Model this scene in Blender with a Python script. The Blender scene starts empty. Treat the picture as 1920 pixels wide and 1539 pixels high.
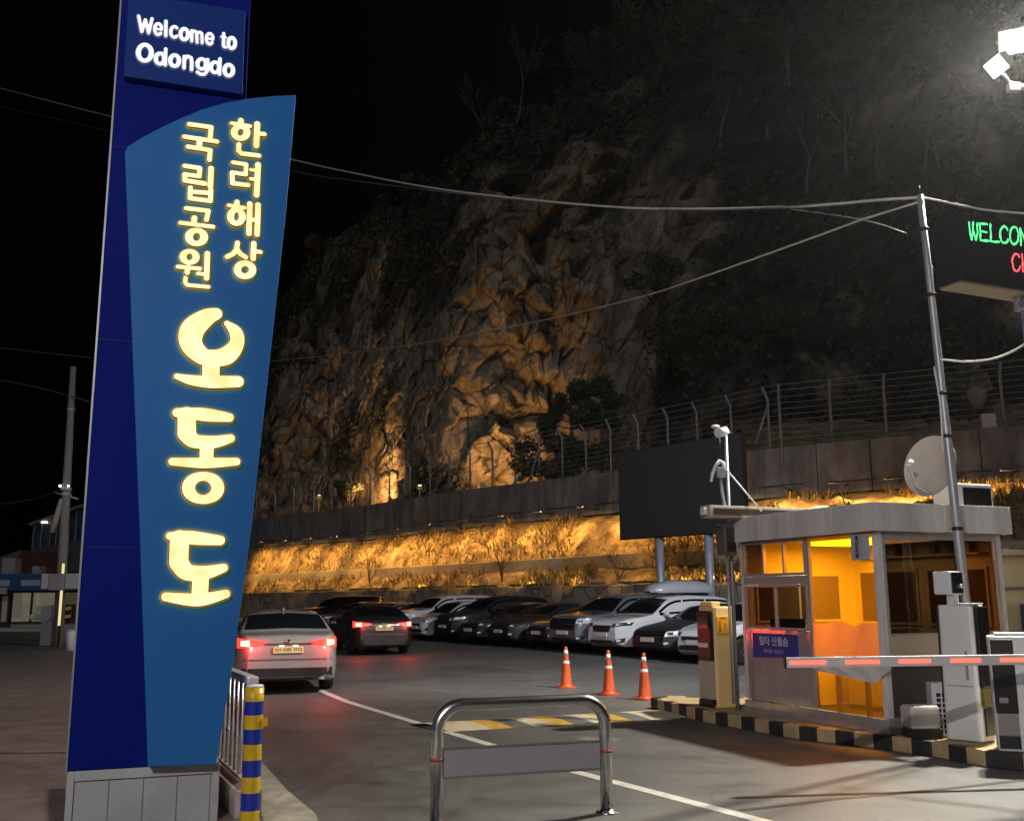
import bpy, bmesh, math, random
import numpy as np
from mathutils import Vector, Matrix, noise
from mathutils.bvhtree import BVHTree

S = bpy.context.scene
COL = S.collection
R = math.radians
random.seed(7)

# ------------------------------------------------------------------ camera
F_PX, EYE = 1880.0, 1.68
PITCH = math.atan((1117 - 769.5) / F_PX)
ROLL = R(0.35)
AX_R = Vector((1, 0, 0))
AX_U = Vector((0, -math.sin(PITCH), math.cos(PITCH)))
AX_F = Vector((0, math.cos(PITCH), math.sin(PITCH)))
CR, SR = math.cos(ROLL), math.sin(ROLL)
IX, IY = AX_R * CR - AX_U * SR, AX_R * SR + AX_U * CR
cam_d = bpy.data.cameras.new('camera')
cam_d.sensor_fit = 'HORIZONTAL'
cam_d.sensor_width = 36
cam_d.lens = 36 * F_PX / 1920
cam_d.clip_start, cam_d.clip_end = 0.05, 2000
cam = bpy.data.objects.new('camera', cam_d)
COL.objects.link(cam)
m3 = Matrix((IX, IY, -AX_F)).transposed().to_4x4()
cam.matrix_world = Matrix.Translation((0, 0, EYE)) @ m3
S.camera = cam

# ------------------------------------------------------------------ world, moonlight, exposure
W = bpy.data.worlds.new('World')
S.world = W
W.use_nodes = True
nt = W.node_tree
bg = nt.nodes['Background']
sky = nt.nodes.new('ShaderNodeTexSky')
sky.sky_type = 'NISHITA'
sky.sun_disc = False
sky.sun_elevation = R(-7.5)
sky.sun_rotation = R(200)
nt.links.new(sky.outputs[0], bg.inputs[0])
bg.inputs[1].default_value = 0.05
sun_d = bpy.data.lights.new('moonlight', 'SUN')
sun_d.energy = 0.30
sun_d.angle = R(12)
sun_d.color = (0.78, 0.86, 1.0)
sun = bpy.data.objects.new('moonlight', sun_d)
COL.objects.link(sun)
sun.rotation_euler = Vector((0.35, 1.0, -0.75)).to_track_quat('-Z', 'Y').to_euler()
S.view_settings.view_transform = 'Standard'
S.view_settings.look = 'None'
S.view_settings.exposure = 0
S.view_settings.gamma = 1
S.cycles.use_denoising = True
S.cycles.max_bounces = 8
S.cycles.transparent_max_bounces = 12
S.cycles.sample_clamp_indirect = 6


# ------------------------------------------------------------------ where a point of the view lies in the place
def ray(u, v):
    x, y = (u - 960) / F_PX, -(v - 769.5) / F_PX
    return AX_F + IX * x + IY * y


def G(u, v, z=0.0):
    d = ray(u, v)
    return Vector((0, 0, EYE)) + d * ((z - EYE) / d.z)


def AT(u, v, y):
    d = ray(u, v)
    return Vector((0, 0, EYE)) + d * (y / d.y)


def hit(u, v, o, n):
    d = ray(u, v)
    c = Vector((0, 0, EYE))
    return c + d * ((o - c).dot(n) / d.dot(n))


# ------------------------------------------------------------------ materials
MATS = {}


def mat(name, col=(0.5, 0.5, 0.5), rough=0.6, metal=0.0, noise_amt=0.0, scale=4.0, col2=None, bump=0.0,
        bscale=30.0, spec=0.5, coat=0.0, stretch=None, detail=6.0, c0=0.35, c1=0.65, bdist=0.02):
    if name in MATS:
        return MATS[name]
    m = bpy.data.materials.new(name)
    m.use_nodes = True
    t = m.node_tree
    b = t.nodes['Principled BSDF']
    b.inputs['Base Color'].default_value = (*col, 1)
    b.inputs['Roughness'].default_value = rough
    b.inputs['Metallic'].default_value = metal
    b.inputs['Specular IOR Level'].default_value = spec
    b.inputs['Coat Weight'].default_value = coat
    tc = mp = None
    if col2 is not None or bump:
        tc = t.nodes.new('ShaderNodeTexCoord')
        mp = t.nodes.new('ShaderNodeMapping')
        t.links.new(tc.outputs['Object'], mp.inputs[0])
        if stretch:
            mp.inputs['Scale'].default_value = stretch
    if col2 is not None:
        n = t.nodes.new('ShaderNodeTexNoise')
        n.inputs['Scale'].default_value = scale
        n.inputs['Detail'].default_value = detail
        n.inputs['Roughness'].default_value = 0.65
        t.links.new(mp.outputs[0], n.inputs['Vector'])
        r = t.nodes.new('ShaderNodeValToRGB')
        r.color_ramp.elements[0].position = c0
        r.color_ramp.elements[1].position = c1
        r.color_ramp.elements[0].color = (*col, 1)
        r.color_ramp.elements[1].color = (*col2, 1)
        t.links.new(n.outputs[0], r.inputs[0])
        t.links.new(r.outputs[0], b.inputs['Base Color'])
    if bump:
        n2 = t.nodes.new('ShaderNodeTexNoise')
        n2.inputs['Scale'].default_value = bscale
        n2.inputs['Detail'].default_value = 5
        t.links.new(mp.outputs[0], n2.inputs['Vector'])
        bp = t.nodes.new('ShaderNodeBump')
        bp.inputs['Strength'].default_value = bump
        bp.inputs['Distance'].default_value = bdist
        t.links.new(n2.outputs[0], bp.inputs['Height'])
        t.links.new(bp.outputs[0], b.inputs['Normal'])
    MATS[name] = m
    return m


def glow(name, col, strength):
    if name in MATS:
        return MATS[name]
    m = bpy.data.materials.new(name)
    m.use_nodes = True
    b = m.node_tree.nodes['Principled BSDF']
    b.inputs['Base Color'].default_value = (*[c * 0.5 for c in col], 1)
    b.inputs['Emission Color'].default_value = (*col, 1)
    b.inputs['Emission Strength'].default_value = strength
    b.inputs['Roughness'].default_value = 0.4
    MATS[name] = m
    return m


def film(name, col, gloss=0.06, frost=0.0, rough=0.03, diff=0.0):
    """window glass or plastic film: tinted see-through + a little reflection (+ some frosting)"""
    if name in MATS:
        return MATS[name]
    m = bpy.data.materials.new(name)
    m.use_nodes = True
    t = m.node_tree
    t.nodes.remove(t.nodes['Principled BSDF'])
    out = t.nodes['Material Output']
    tr = t.nodes.new('ShaderNodeBsdfTransparent')
    tr.inputs[0].default_value = (*col, 1)
    gl = t.nodes.new('ShaderNodeBsdfGlossy')
    gl.inputs['Roughness'].default_value = rough
    mx = t.nodes.new('ShaderNodeMixShader')
    mx.inputs[0].default_value = gloss
    last = tr.outputs[0]
    if frost:
        tl = t.nodes.new('ShaderNodeBsdfTranslucent')
        tl.inputs[0].default_value = (*[min(1, c * 1.0 + 0.02) for c in col], 1)
        m2 = t.nodes.new('ShaderNodeMixShader')
        m2.inputs[0].default_value = frost
        t.links.new(tr.outputs[0], m2.inputs[1])
        t.links.new(tl.outputs[0], m2.inputs[2])
        last = m2.outputs[0]
    if diff:
        df = t.nodes.new('ShaderNodeBsdfDiffuse')
        df.inputs[0].default_value = (0.45, 0.36, 0.26, 1)
        m3_ = t.nodes.new('ShaderNodeMixShader')
        m3_.inputs[0].default_value = diff
        t.links.new(last, m3_.inputs[1])
        t.links.new(df.outputs[0], m3_.inputs[2])
        last = m3_.outputs[0]
    t.links.new(last, mx.inputs[1])
    t.links.new(gl.outputs[0], mx.inputs[2])
    t.links.new(mx.outputs[0], out.inputs[0])
    MATS[name] = m
    return m


# ------------------------------------------------------------------ mesh building
def frame_of(d):
    d = d.normalized()
    up = Vector((0, 0, 1)) if abs(d.z) < 0.9 else Vector((1, 0, 0))
    x = d.cross(up).normalized()
    return x, x.cross(d).normalized()


class MB:
    def __init__(s):
        s.v, s.f, s.mi, s.sm = [], [], [], []

    def face(s, idx, mi=0, sm=False):
        s.f.append(tuple(idx)); s.mi.append(mi); s.sm.append(sm)

    def quad(s, pts, mi=0):
        b = len(s.v)
        s.v += [tuple(p) for p in pts]
        s.face(range(b, b + len(pts)), mi)
        return s

    def box(s, c, size, mi=0, rz=0.0, M=None):
        b = len(s.v)
        hx, hy, hz = size[0] / 2, size[1] / 2, size[2] / 2
        cr, sr = math.cos(rz), math.sin(rz)
        for z in (-hz, hz):
            for x, y in ((-hx, -hy), (hx, -hy), (hx, hy), (-hx, hy)):
                p = Vector((c[0] + x * cr - y * sr, c[1] + x * sr + y * cr, c[2] + z))
                s.v.append(tuple(M @ p if M else p))
        for q in ((0, 3, 2, 1), (4, 5, 6, 7), (0, 1, 5, 4), (1, 2, 6, 5), (2, 3, 7, 6), (3, 0, 4, 7)):
            s.face([b + i for i in q], mi)
        return s

    def bb(s, x0, x1, y0, y1, z0, z1, mi=0):
        return s.box(((x0 + x1) / 2, (y0 + y1) / 2, (z0 + z1) / 2), (abs(x1 - x0), abs(y1 - y0), abs(z1 - z0)), mi)

    def tube(s, pts, r, n=10, mi=0, cap=True, close=False):
        pts = [Vector(p) for p in pts]
        rs = r if isinstance(r, (list, tuple)) else [r] * len(pts)
        b = len(s.v)
        x = None
        for i, p in enumerate(pts):
            a = pts[max(i - 1, 0)]
            c = pts[min(i + 1, len(pts) - 1)]
            d = (c - a).normalized()
            if x is None:
                x, y = frame_of(d)
            else:
                x = (x - d * x.dot(d))
                x = x.normalized() if x.length > 1e-5 else frame_of(d)[0]
                y = x.cross(d).normalized()
            for k in range(n):
                t = 2 * math.pi * k / n
                s.v.append(tuple(p + (x * math.cos(t) + y * math.sin(t)) * rs[i]))
        for i in range(len(pts) - 1):
            for k in range(n):
                k2 = (k + 1) % n
                s.face((b + i * n + k, b + i * n + k2, b + (i + 1) * n + k2, b + (i + 1) * n + k), mi, True)
        if cap:
            s.face([b + k for k in range(n)], mi)
            e = b + (len(pts) - 1) * n
            s.face([e + k for k in reversed(range(n))], mi)
        return s

    def lathe(s, prof, n=24, c=(0, 0, 0), mi=0, axis='z', mis=None):
        b = len(s.v)
        c = Vector(c)
        for (r, h) in prof:
            for k in range(n):
                t = 2 * math.pi * k / n
                p = Vector((r * math.cos(t), r * math.sin(t), h))
                if axis == 'y':
                    p = Vector((p.x, p.z, -p.y))
                if axis == 'x':
                    p = Vector((p.z, p.x, p.y))
                s.v.append(tuple(c + p))
        for i in range(len(prof) - 1):
            for k in range(n):
                k2 = (k + 1) % n
                s.face((b + i * n + k, b + i * n + k2, b + (i + 1) * n + k2, b + (i + 1) * n + k), mis[i] if mis else mi, True)
        if prof[0][0] > 1e-4:
            s.face([b + k for k in reversed(range(n))], mis[0] if mis else mi)
        if prof[-1][0] > 1e-4:
            e = b + (len(prof) - 1) * n
            s.face([e + k for k in range(n)], mis[-1] if mis else mi)
        return s

    def prism(s, poly, fn0, fn1, mi=0):
        """poly: list of 2D points, fn0/fn1 map a 2D point to the two end faces"""
        b = len(s.v)
        n = len(poly)
        s.v += [tuple(fn0(p)) for p in poly] + [tuple(fn1(p)) for p in poly]
        s.face(range(b, b + n), mi)
        s.face([b + n + i for i in reversed(range(n))], mi)
        for i in range(n):
            j = (i + 1) % n
            s.face((b + i, b + n + i, b + n + j, b + j), mi)
        return s

    def grid(s, P, mi=0, sm=True):
        b = len(s.v)
        h, w = len(P), len(P[0])
        for row in P:
            s.v += [tuple(p) for p in row]
        for i in range(h - 1):
            for j in range(w - 1):
                s.face((b + i * w + j, b + i * w + j + 1, b + (i + 1) * w + j + 1, b + (i + 1) * w + j), mi, sm)
        return s

    def ball(s, c, r, n=12, mi=0):
        r = (r, r, r) if not isinstance(r, (tuple, list)) else r
        b = len(s.v)
        rings = n // 2
        for i in range(rings + 1):
            a = math.pi * i / rings
            for k in range(n):
                t = 2 * math.pi * k / n
                s.v.append((c[0] + r[0] * math.sin(a) * math.cos(t), c[1] + r[1] * math.sin(a) * math.sin(t), c[2] + r[2] * math.cos(a)))
        for i in range(rings):
            for k in range(n):
                k2 = (k + 1) % n
                s.face((b + i * n + k, b + i * n + k2, b + (i + 1) * n + k2, b + (i + 1) * n + k), mi, True)
        return s

    def build(s, name, mats, parent=None, bevel=0.0, world=False, fix=True, segs=2):
        me = bpy.data.meshes.new(name)
        vs = s.v
        if world and parent is not None:
            inv = parent.matrix_basis.inverted()
            vs = [tuple(inv @ Vector(v)) for v in vs]
        me.from_pydata(vs, [], s.f)
        for m in (mats if isinstance(mats, (list, tuple)) else [mats]):
            me.materials.append(m)
        me.polygons.foreach_set('material_index', s.mi)
        me.polygons.foreach_set('use_smooth', s.sm)
        if fix:
            bm = bmesh.new()
            bm.from_mesh(me)
            bmesh.ops.remove_doubles(bm, verts=bm.verts, dist=1e-5)
            bmesh.ops.recalc_face_normals(bm, faces=bm.faces)
            bm.to_mesh(me)
            bm.free()
        me.update()
        o = bpy.data.objects.new(name, me)
        COL.objects.link(o)
        if parent is not None:
            o.parent = parent
        if bevel:
            b = o.modifiers.new('bevel', 'BEVEL')
            b.width = bevel
            b.segments = segs
            b.limit_method = 'ANGLE'
            b.angle_limit = R(40)
        return o


def tag(o, label=None, cat=None, group=None, kind=None):
    if label: o['label'] = label
    if cat: o['category'] = cat
    if group: o['group'] = group
    if kind: o['kind'] = kind
    return o


def thing(name, label, cat, loc=(0, 0, 0), rz=0.0, group=None):
    o = bpy.data.objects.new(name, None)
    o.empty_display_size = 0.2
    COL.objects.link(o)
    o.matrix_basis = Matrix.Translation(loc) @ Matrix.Rotation(rz, 4, 'Z')
    return tag(o, label, cat, group)


def copy_tree(o, parent=None):
    c = o.copy()
    COL.objects.link(c)
    if parent is not None:
        c.parent = parent
    for ch in [x for x in COL.objects if x.parent == o]:
        copy_tree(ch, c)
    return c


def lamp(kind, name, loc, energy, col, parent=None, aim=None, size=0.1, spot=None, blend=0.5, size_y=None):
    d = bpy.data.lights.new(name, kind)
    d.energy = energy
    d.color = col
    if kind == 'AREA':
        d.size = size
        if size_y:
            d.shape = 'RECTANGLE'
            d.size_y = size_y
    elif kind in ('SPOT', 'POINT'):
        d.shadow_soft_size = size
        if kind == 'SPOT':
            d.spot_size = R(spot or 90)
            d.spot_blend = blend
    o = bpy.data.objects.new(name, d)
    COL.objects.link(o)
    loc = Vector(loc)
    q = (Vector(aim) - loc).to_track_quat('-Z', 'Y') if aim is not None else None
    M = Matrix.Translation(loc) @ (q.to_matrix().to_4x4() if q else Matrix())
    if parent is not None:
        o.parent = parent
        M = parent.matrix_basis.inverted() @ M
    o.matrix_basis = M
    return o


def pchip(pts):
    xs, zs = np.array([p[0] for p in pts]), np.array([p[1] for p in pts])

    def f(x):
        return np.interp(x, xs, zs)
    return f


# ------------------------------------------------------------------ stroke lettering (signed distance -> mesh)
def arc(cx, cy, rx, ry, a0, a1, r, n=18):
    return [(cx + rx * math.cos(R(a0 + (a1 - a0) * i / n)), cy + ry * math.sin(R(a0 + (a1 - a0) * i / n)), r) for i in range(n + 1)]


def ring(cx, cy, ro_x, ro_y, ri_x, ri_y):
    """a closed round stroke between an outer and an inner ellipse"""
    n = 28
    out = []
    for i in range(n + 1):
        a = 2 * math.pi * i / n
        c, s_ = math.cos(a), math.sin(a)
        hw = math.hypot((ro_x - ri_x) / 2 * c, (ro_y - ri_y) / 2 * s_)
        out.append((cx + (ro_x + ri_x) / 2 * c, cy + (ro_y + ri_y) / 2 * s_, hw))
    return out


def sdf(strokes, X, Y):
    f = np.full(X.shape, 1e9)
    for st in strokes:
        if len(st) == 1:
            st = st + st
        for (x0, y0, r0), (x1, y1, r1) in zip(st[:-1], st[1:]):
            dx, dy = x1 - x0, y1 - y0
            L2 = dx * dx + dy * dy + 1e-12
            t = np.clip(((X - x0) * dx + (Y - y0) * dy) / L2, 0, 1)
            d = np.hypot(X - x0 - t * dx, Y - y0 - t * dy) - (r0 + t * (r1 - r0))
            f = np.minimum(f, d)
    return f


def msq(F, xs, ys, iso):
    """filled region F<iso as shared-vertex polygons; returns verts2d, faces, boundary edges"""
    V, key, faces = [], {}, []
    H_, W_ = F.shape
    A = F - iso

    def vert(k, p):
        if k not in key:
            key[k] = len(V)
            V.append(p)
        return key[k]
    inside = A < 0
    anyin = inside[:-1, :-1] | inside[1:, :-1] | inside[:-1, 1:] | inside[1:, 1:]
    for i, j in zip(*np.nonzero(anyin)):
        cs = [(i, j), (i, j + 1), (i + 1, j + 1), (i + 1, j)]
        poly = []
        for a in range(4):
            p, q = cs[a], cs[(a + 1) % 4]
            fa, fb = A[p], A[q]
            if fa < 0:
                poly.append(vert((p, p), (xs[p[1]], ys[p[0]])))
            if (fa < 0) != (fb < 0):
                t = fa / (fa - fb)
                k = (min(p, q), max(p, q))
                poly.append(vert(k, (xs[p[1]] + t * (xs[q[1]] - xs[p[1]]), ys[p[0]] + t * (ys[q[0]] - ys[p[0]]))))
        if len(poly) >= 3:
            faces.append(poly)
    cnt = {}
    for fc in faces:
        for a, b in zip(fc, fc[1:] + fc[:1]):
            cnt[(a, b)] = 1
    bd = [(a, b) for (a, b) in cnt if (b, a) not in cnt]
    return V, faces, bd


def glyph(mb, strokes, cell, to3, d_back, d_front, rim=0.006, back_mi=2, halo=2.2):
    """channel letter: lit face (0), dark return and rim (1), lit back (2). to3(x, y, depth)"""
    allp = [p for st in strokes for p in st]
    pad = rim * max(1, halo)
    x0 = min(p[0] - p[2] for p in allp) - pad - 2 * cell
    x1 = max(p[0] + p[2] for p in allp) + pad + 2 * cell
    y0 = min(p[1] - p[2] for p in allp) - pad - 2 * cell
    y1 = max(p[1] + p[2] for p in allp) + pad + 2 * cell
    xs = np.arange(x0, x1 + cell, cell)
    ys = np.arange(y0, y1 + cell, cell)
    X, Y = np.meshgrid(xs, ys)
    F = sdf(strokes, X, Y)

    def put(V, d):
        b = len(mb.v)
        mb.v += [tuple(to3(x, y, d)) for x, y in V]
        return b
    V, fs, bd = msq(F, xs, ys, 0.0)
    b = put(V, d_front)
    for fc in fs:
        mb.face([b + i for i in fc], 0)
    if rim <= 0:
        return
    V, fs, bd = msq(F, xs, ys, rim)
    b1, b2 = put(V, d_front - 0.004), put(V, d_back)
    for fc in fs:
        mb.face([b1 + i for i in fc], 1)
    V3, fs3, bd3 = msq(F, xs, ys, rim * halo)     # added glowing rim, wider than the letter, imitates bloom around it
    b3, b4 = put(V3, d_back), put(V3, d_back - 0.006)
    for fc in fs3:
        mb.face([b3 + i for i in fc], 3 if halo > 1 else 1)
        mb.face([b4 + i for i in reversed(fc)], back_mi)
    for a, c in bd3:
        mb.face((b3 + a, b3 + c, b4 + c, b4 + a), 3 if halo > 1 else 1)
    for a, c in bd:
        mb.face((b1 + a, b1 + c, b2 + c, b2 + a), 1)


def text_faces(body, size, bold=0.0):
    cu = bpy.data.curves.new('t', 'FONT')
    cu.body = body
    cu.size = size
    cu.offset = bold
    cu.align_x = 'CENTER'
    cu.align_y = 'CENTER'
    o = bpy.data.objects.new('t', cu)
    COL.objects.link(o)
    dg = bpy.context.evaluated_depsgraph_get()
    me = bpy.data.meshes.new_from_object(o.evaluated_get(dg))
    vs = [(v.co.x, v.co.y) for v in me.vertices]
    fs = [tuple(p.vertices) for p in me.polygons]
    bpy.data.objects.remove(o)
    bpy.data.curves.remove(cu)
    bpy.data.meshes.remove(me)
    return vs, fs


def add_text(mb, body, size, to3, mi=0, bold=0.0):
    vs, fs = text_faces(body, size, bold)
    b = len(mb.v)
    mb.v += [tuple(to3(x, y)) for x, y in vs]
    for f in fs:
        mb.face([b + i for i in f], mi)


# shared materials
M_ASPH = None


def asphalt():
    m = bpy.data.materials.new('asphalt')
    m.use_nodes = True
    t = m.node_tree
    b = t.nodes['Principled BSDF']
    tc = t.nodes.new('ShaderNodeTexCoord')

    def nz(scale, detail=4, rough=0.6):
        n = t.nodes.new('ShaderNodeTexNoise')
        n.inputs['Scale'].default_value = scale
        n.inputs['Detail'].default_value = detail
        n.inputs['Roughness'].default_value = rough
        t.links.new(tc.outputs['Object'], n.inputs['Vector'])
        return n
    a, c, d = nz(0.35, 5), nz(3.0, 6), nz(140.0, 2)
    r1 = t.nodes.new('ShaderNodeValToRGB')
    r1.color_ramp.elements[0].position = 0.33
    r1.color_ramp.elements[1].position = 0.68
    r1.color_ramp.elements[0].color = (0.074, 0.075, 0.074, 1)
    r1.color_ramp.elements[1].color = (0.124, 0.124, 0.117, 1)
    t.links.new(a.outputs[0], r1.inputs[0])
    mx = t.nodes.new('ShaderNodeMixRGB')
    mx.blend_type = 'OVERLAY'
    mx.inputs[0].default_value = 0.5
    t.links.new(r1.outputs[0], mx.inputs[1])
    t.links.new(c.outputs[0], mx.inputs[2])
    m2 = t.nodes.new('ShaderNodeMixRGB')
    m2.blend_type = 'OVERLAY'
    m2.inputs[0].default_value = 0.7
    t.links.new(mx.outputs[0], m2.inputs[1])
    t.links.new(d.outputs[0], m2.inputs[2])
    mps = t.nodes.new('ShaderNodeMapping')
    mps.inputs['Scale'].default_value = (0.55, 1.9, 1)
    mps.inputs['Rotation'].default_value = (0, 0, 0.25)
    t.links.new(tc.outputs['Object'], mps.inputs[0])
    ns = t.nodes.new('ShaderNodeTexNoise')
    ns.inputs['Scale'].default_value = 1.1
    ns.inputs['Detail'].default_value = 8
    t.links.new(mps.outputs[0], ns.inputs['Vector'])
    rs = t.nodes.new('ShaderNodeValToRGB')
    rs.color_ramp.elements[0].position = 0.56
    rs.color_ramp.elements[1].position = 0.70
    rs.color_ramp.elements[0].color = (1, 1, 1, 1)
    rs.color_ramp.elements[1].color = (0.66, 0.66, 0.67, 1)
    t.links.new(ns.outputs[0], rs.inputs[0])
    vc = t.nodes.new('ShaderNodeTexVoronoi')          # hairline cracks
    vc.feature = 'DISTANCE_TO_EDGE'
    vc.inputs['Scale'].default_value = 0.45
    wq = t.nodes.new('ShaderNodeMixRGB')
    wq.blend_type = 'ADD'
    wq.inputs[0].default_value = 0.5
    t.links.new(tc.outputs['Object'], wq.inputs[1])
    t.links.new(c.outputs['Color'], wq.inputs[2])
    t.links.new(wq.outputs[0], vc.inputs['Vector'])
    rc = t.nodes.new('ShaderNodeValToRGB')
    rc.color_ramp.elements[0].position = 0.002
    rc.color_ramp.elements[1].position = 0.006
    rc.color_ramp.elements[0].color = (0.5, 0.5, 0.5, 1)
    t.links.new(vc.outputs['Distance'], rc.inputs[0])
    m4 = t.nodes.new('ShaderNodeMixRGB')
    m4.blend_type = 'MULTIPLY'
    m4.inputs[0].default_value = 1
    t.links.new(m2.outputs[0], m4.inputs[1])
    t.links.new(rs.outputs[0], m4.inputs[2])
    m5 = t.nodes.new('ShaderNodeMixRGB')
    m5.blend_type = 'MULTIPLY'
    m5.inputs[0].default_value = 0.8
    t.links.new(m4.outputs[0], m5.inputs[1])
    t.links.new(rc.outputs[0], m5.inputs[2])
    t.links.new(m5.outputs[0], b.inputs['Base Color'])
    rr = t.nodes.new('ShaderNodeMapRange')
    rr.inputs['To Min'].default_value = 0.42
    rr.inputs['To Max'].default_value = 0.72
    t.links.new(c.outputs[0], rr.inputs['Value'])
    t.links.new(rr.outputs[0], b.inputs['Roughness'])
    bp = t.nodes.new('ShaderNodeBump')
    bp.inputs['Strength'].default_value = 0.35
    bp.inputs['Distance'].default_value = 0.01
    t.links.new(d.outputs[0], bp.inputs['Height'])
    t.links.new(bp.outputs[0], b.inputs['Normal'])
    return m


m_asph = asphalt()
m_white = mat('road_paint_white', (0.62, 0.60, 0.54), 0.6, col2=(0.40, 0.39, 0.36), scale=9, c0=0.42, c1=0.75)
m_faded = mat('road_paint_faded', (0.22, 0.21, 0.19), 0.65, col2=(0.10, 0.10, 0.09), scale=7)
m_yel = mat('paint_yellow', (0.60, 0.36, 0.06), 0.6, col2=(0.42, 0.25, 0.05), scale=8)
m_cream = mat('paint_cream', (0.62, 0.54, 0.38), 0.6, col2=(0.5, 0.42, 0.28), scale=8)
m_black = mat('paint_black', (0.014, 0.014, 0.016), 0.5)
m_steel = mat('stainless_tube', (0.62, 0.62, 0.62), 0.26, 1.0, bump=0.06, bscale=8)
m_galv = mat('galvanised', (0.36, 0.40, 0.48), 0.5, 0.35, col2=(0.27, 0.30, 0.36), scale=6)
m_rubber = mat('rubber', (0.012, 0.012, 0.012), 0.7)
m_plasw = mat('white_plastic', (0.66, 0.66, 0.66), 0.35)
m_plasb = mat('black_plastic', (0.012, 0.012, 0.013), 0.28)
m_conc = mat('concrete', (0.22, 0.21, 0.20), 0.85, col2=(0.34, 0.33, 0.31), scale=3, bump=0.2, bscale=20)

# ------------------------------------------------------------------ ground, road paint, pavement
g = MB().quad([(-260, -30, 0), (260, -30, 0), (260, 330, 0), (-260, 330, 0)])
tag(g.build('road', m_asph, fix=False), kind='structure')


def strip(pts, w, z=0.004):
    mb = MB()
    pts = [Vector((p[0], p[1], 0)) for p in pts]
    L, Rr = [], []
    for i, p in enumerate(pts):
        d = (pts[min(i + 1, len(pts) - 1)] - pts[max(i - 1, 0)]).normalized()
        n = Vector((-d.y, d.x, 0)) * w / 2
        L.append((p.x + n.x, p.y + n.y, z))
        Rr.append((p.x - n.x, p.y - n.y, z))
    mb.grid([L, Rr], sm=False)
    return mb


def gp(lst):
    return [G(u, v) for u, v in lst]


def paint(name, pts, w, m):
    tag(strip(pts, w).build(name, m, fix=False), kind='structure')


paint('lane_line', gp([(600, 1294), (650, 1315), (805, 1362), (950, 1405), (1080, 1447), (1430, 1539)]) + [Vector((2.75, 6.4, 0)), Vector((4.0, 4.2, 0))], 0.13, m_white)
paint('bay_line', gp([(690, 1199), (775, 1205), (960, 1218), (1100, 1231), (1317, 1258)]) + [Vector((5.1, 20.0, 0))], 0.12, m_faded)
paint('bay_line', gp([(768, 1226), (900, 1244), (1012, 1260)]), 0.14, m_faded)
paint('road_mark', gp([(640, 1271), (705, 1271)]), 0.16, m_faded)
paint('road_mark', gp([(795, 1291), (845, 1298)]), 0.13, m_faded)
paint('road_mark', gp([(1086, 1384), (1160, 1388)]), 0.30, m_faded)
paint('tar_seam', gp([(1390, 1519), (1560, 1498), (1760, 1480), (1920, 1462)]), 0.07, mat('tar', (0.02, 0.02, 0.021), 0.5))

# speed hump between the lane line and the island
h0, h1 = G(842, 1372), G(1290, 1345)
d = (h1 - h0).normalized()
pn = Vector((-d.y, d.x, 0))
Lh = (h1 - h0).length
hump = thing('speed_hump', 'low striped speed hump of yellow and white bands beside the island', 'speed hump', h0, math.atan2(d.y, d.x))
NB = 12
mb = MB()
for k in range(NB):
    a, b = Lh * k / NB, Lh * (k + 1) / NB
    rows = []
    for i in range(9):
        yy = 0.95 * i / 8
        zz = 0.005 + 0.05 * math.sin(math.pi * i / 8)
        sh = -0.25 * i / 8
        rows.append([(a + sh, yy, zz), (b + sh, yy, zz)])
    mb.grid(rows, mi=(1 if k in (0, 11) else [0, 1, 2][k % 3]))
mb.build('hump_body', [mat('hump_grey', (0.12, 0.12, 0.11), 0.7), m_cream, m_yel], hump)

# pavement under the sign, with its kerb
kp = [Vector((-0.55, 5.2, 0)), Vector((-1.28, 7.2, 0)), G(592, 1539), Vector((-1.95, 9.05, 0)), Vector((-2.55, 10.6, 0)), Vector((-3.9, 14.5, 0)), Vector((-5.3, 18.5, 0)), Vector((-7.4, 24.5, 0)), Vector((-10.4, 33, 0))]
mb = MB()
L_, R_ = [], []
for p in kp:
    L_.append((p.x - 0.38, p.y - 0.10, 0.055))
    R_.append((p.x, p.y, 0.055))
mb.grid([L_, R_], sm=False)
mb.grid([R_, [(p[0] + 0.015, p[1], 0.0) for p in R_]], sm=False)
tag(mb.build('kerb', mat('kerb_stone', (0.40, 0.36, 0.29), 0.85, col2=(0.26, 0.24, 0.20), scale=5, bump=0.2, bscale=25), fix=False), kind='structure')


def paving(name, col, col2, mortar):
    m = bpy.data.materials.new(name)
    m.use_nodes = True
    t = m.node_tree
    b = t.nodes['Principled BSDF']
    tc = t.nodes.new('ShaderNodeTexCoord')
    br = t.nodes.new('ShaderNodeTexBrick')
    br.inputs['Scale'].default_value = 4.0
    br.inputs['Color1'].default_value = (*col, 1)
    br.inputs['Color2'].default_value = (*col2, 1)
    br.inputs['Mortar'].default_value = (*mortar, 1)
    br.inputs['Mortar Size'].default_value = 0.012
    t.links.new(tc.outputs['Object'], br.inputs['Vector'])
    n = t.nodes.new('ShaderNodeTexNoise')
    n.inputs['Scale'].default_value = 2.5
    n.inputs['Detail'].default_value = 6
    t.links.new(tc.outputs['Object'], n.inputs['Vector'])
    mx = t.nodes.new('ShaderNodeMixRGB')
    mx.blend_type = 'OVERLAY'
    mx.inputs[0].default_value = 0.6
    t.links.new(br.outputs[0], mx.inputs[1])
    t.links.new(n.outputs[0], mx.inputs[2])
    t.links.new(mx.outputs[0], b.inputs['Base Color'])
    b.inputs['Roughness'].default_value = 0.55
    return m


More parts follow.
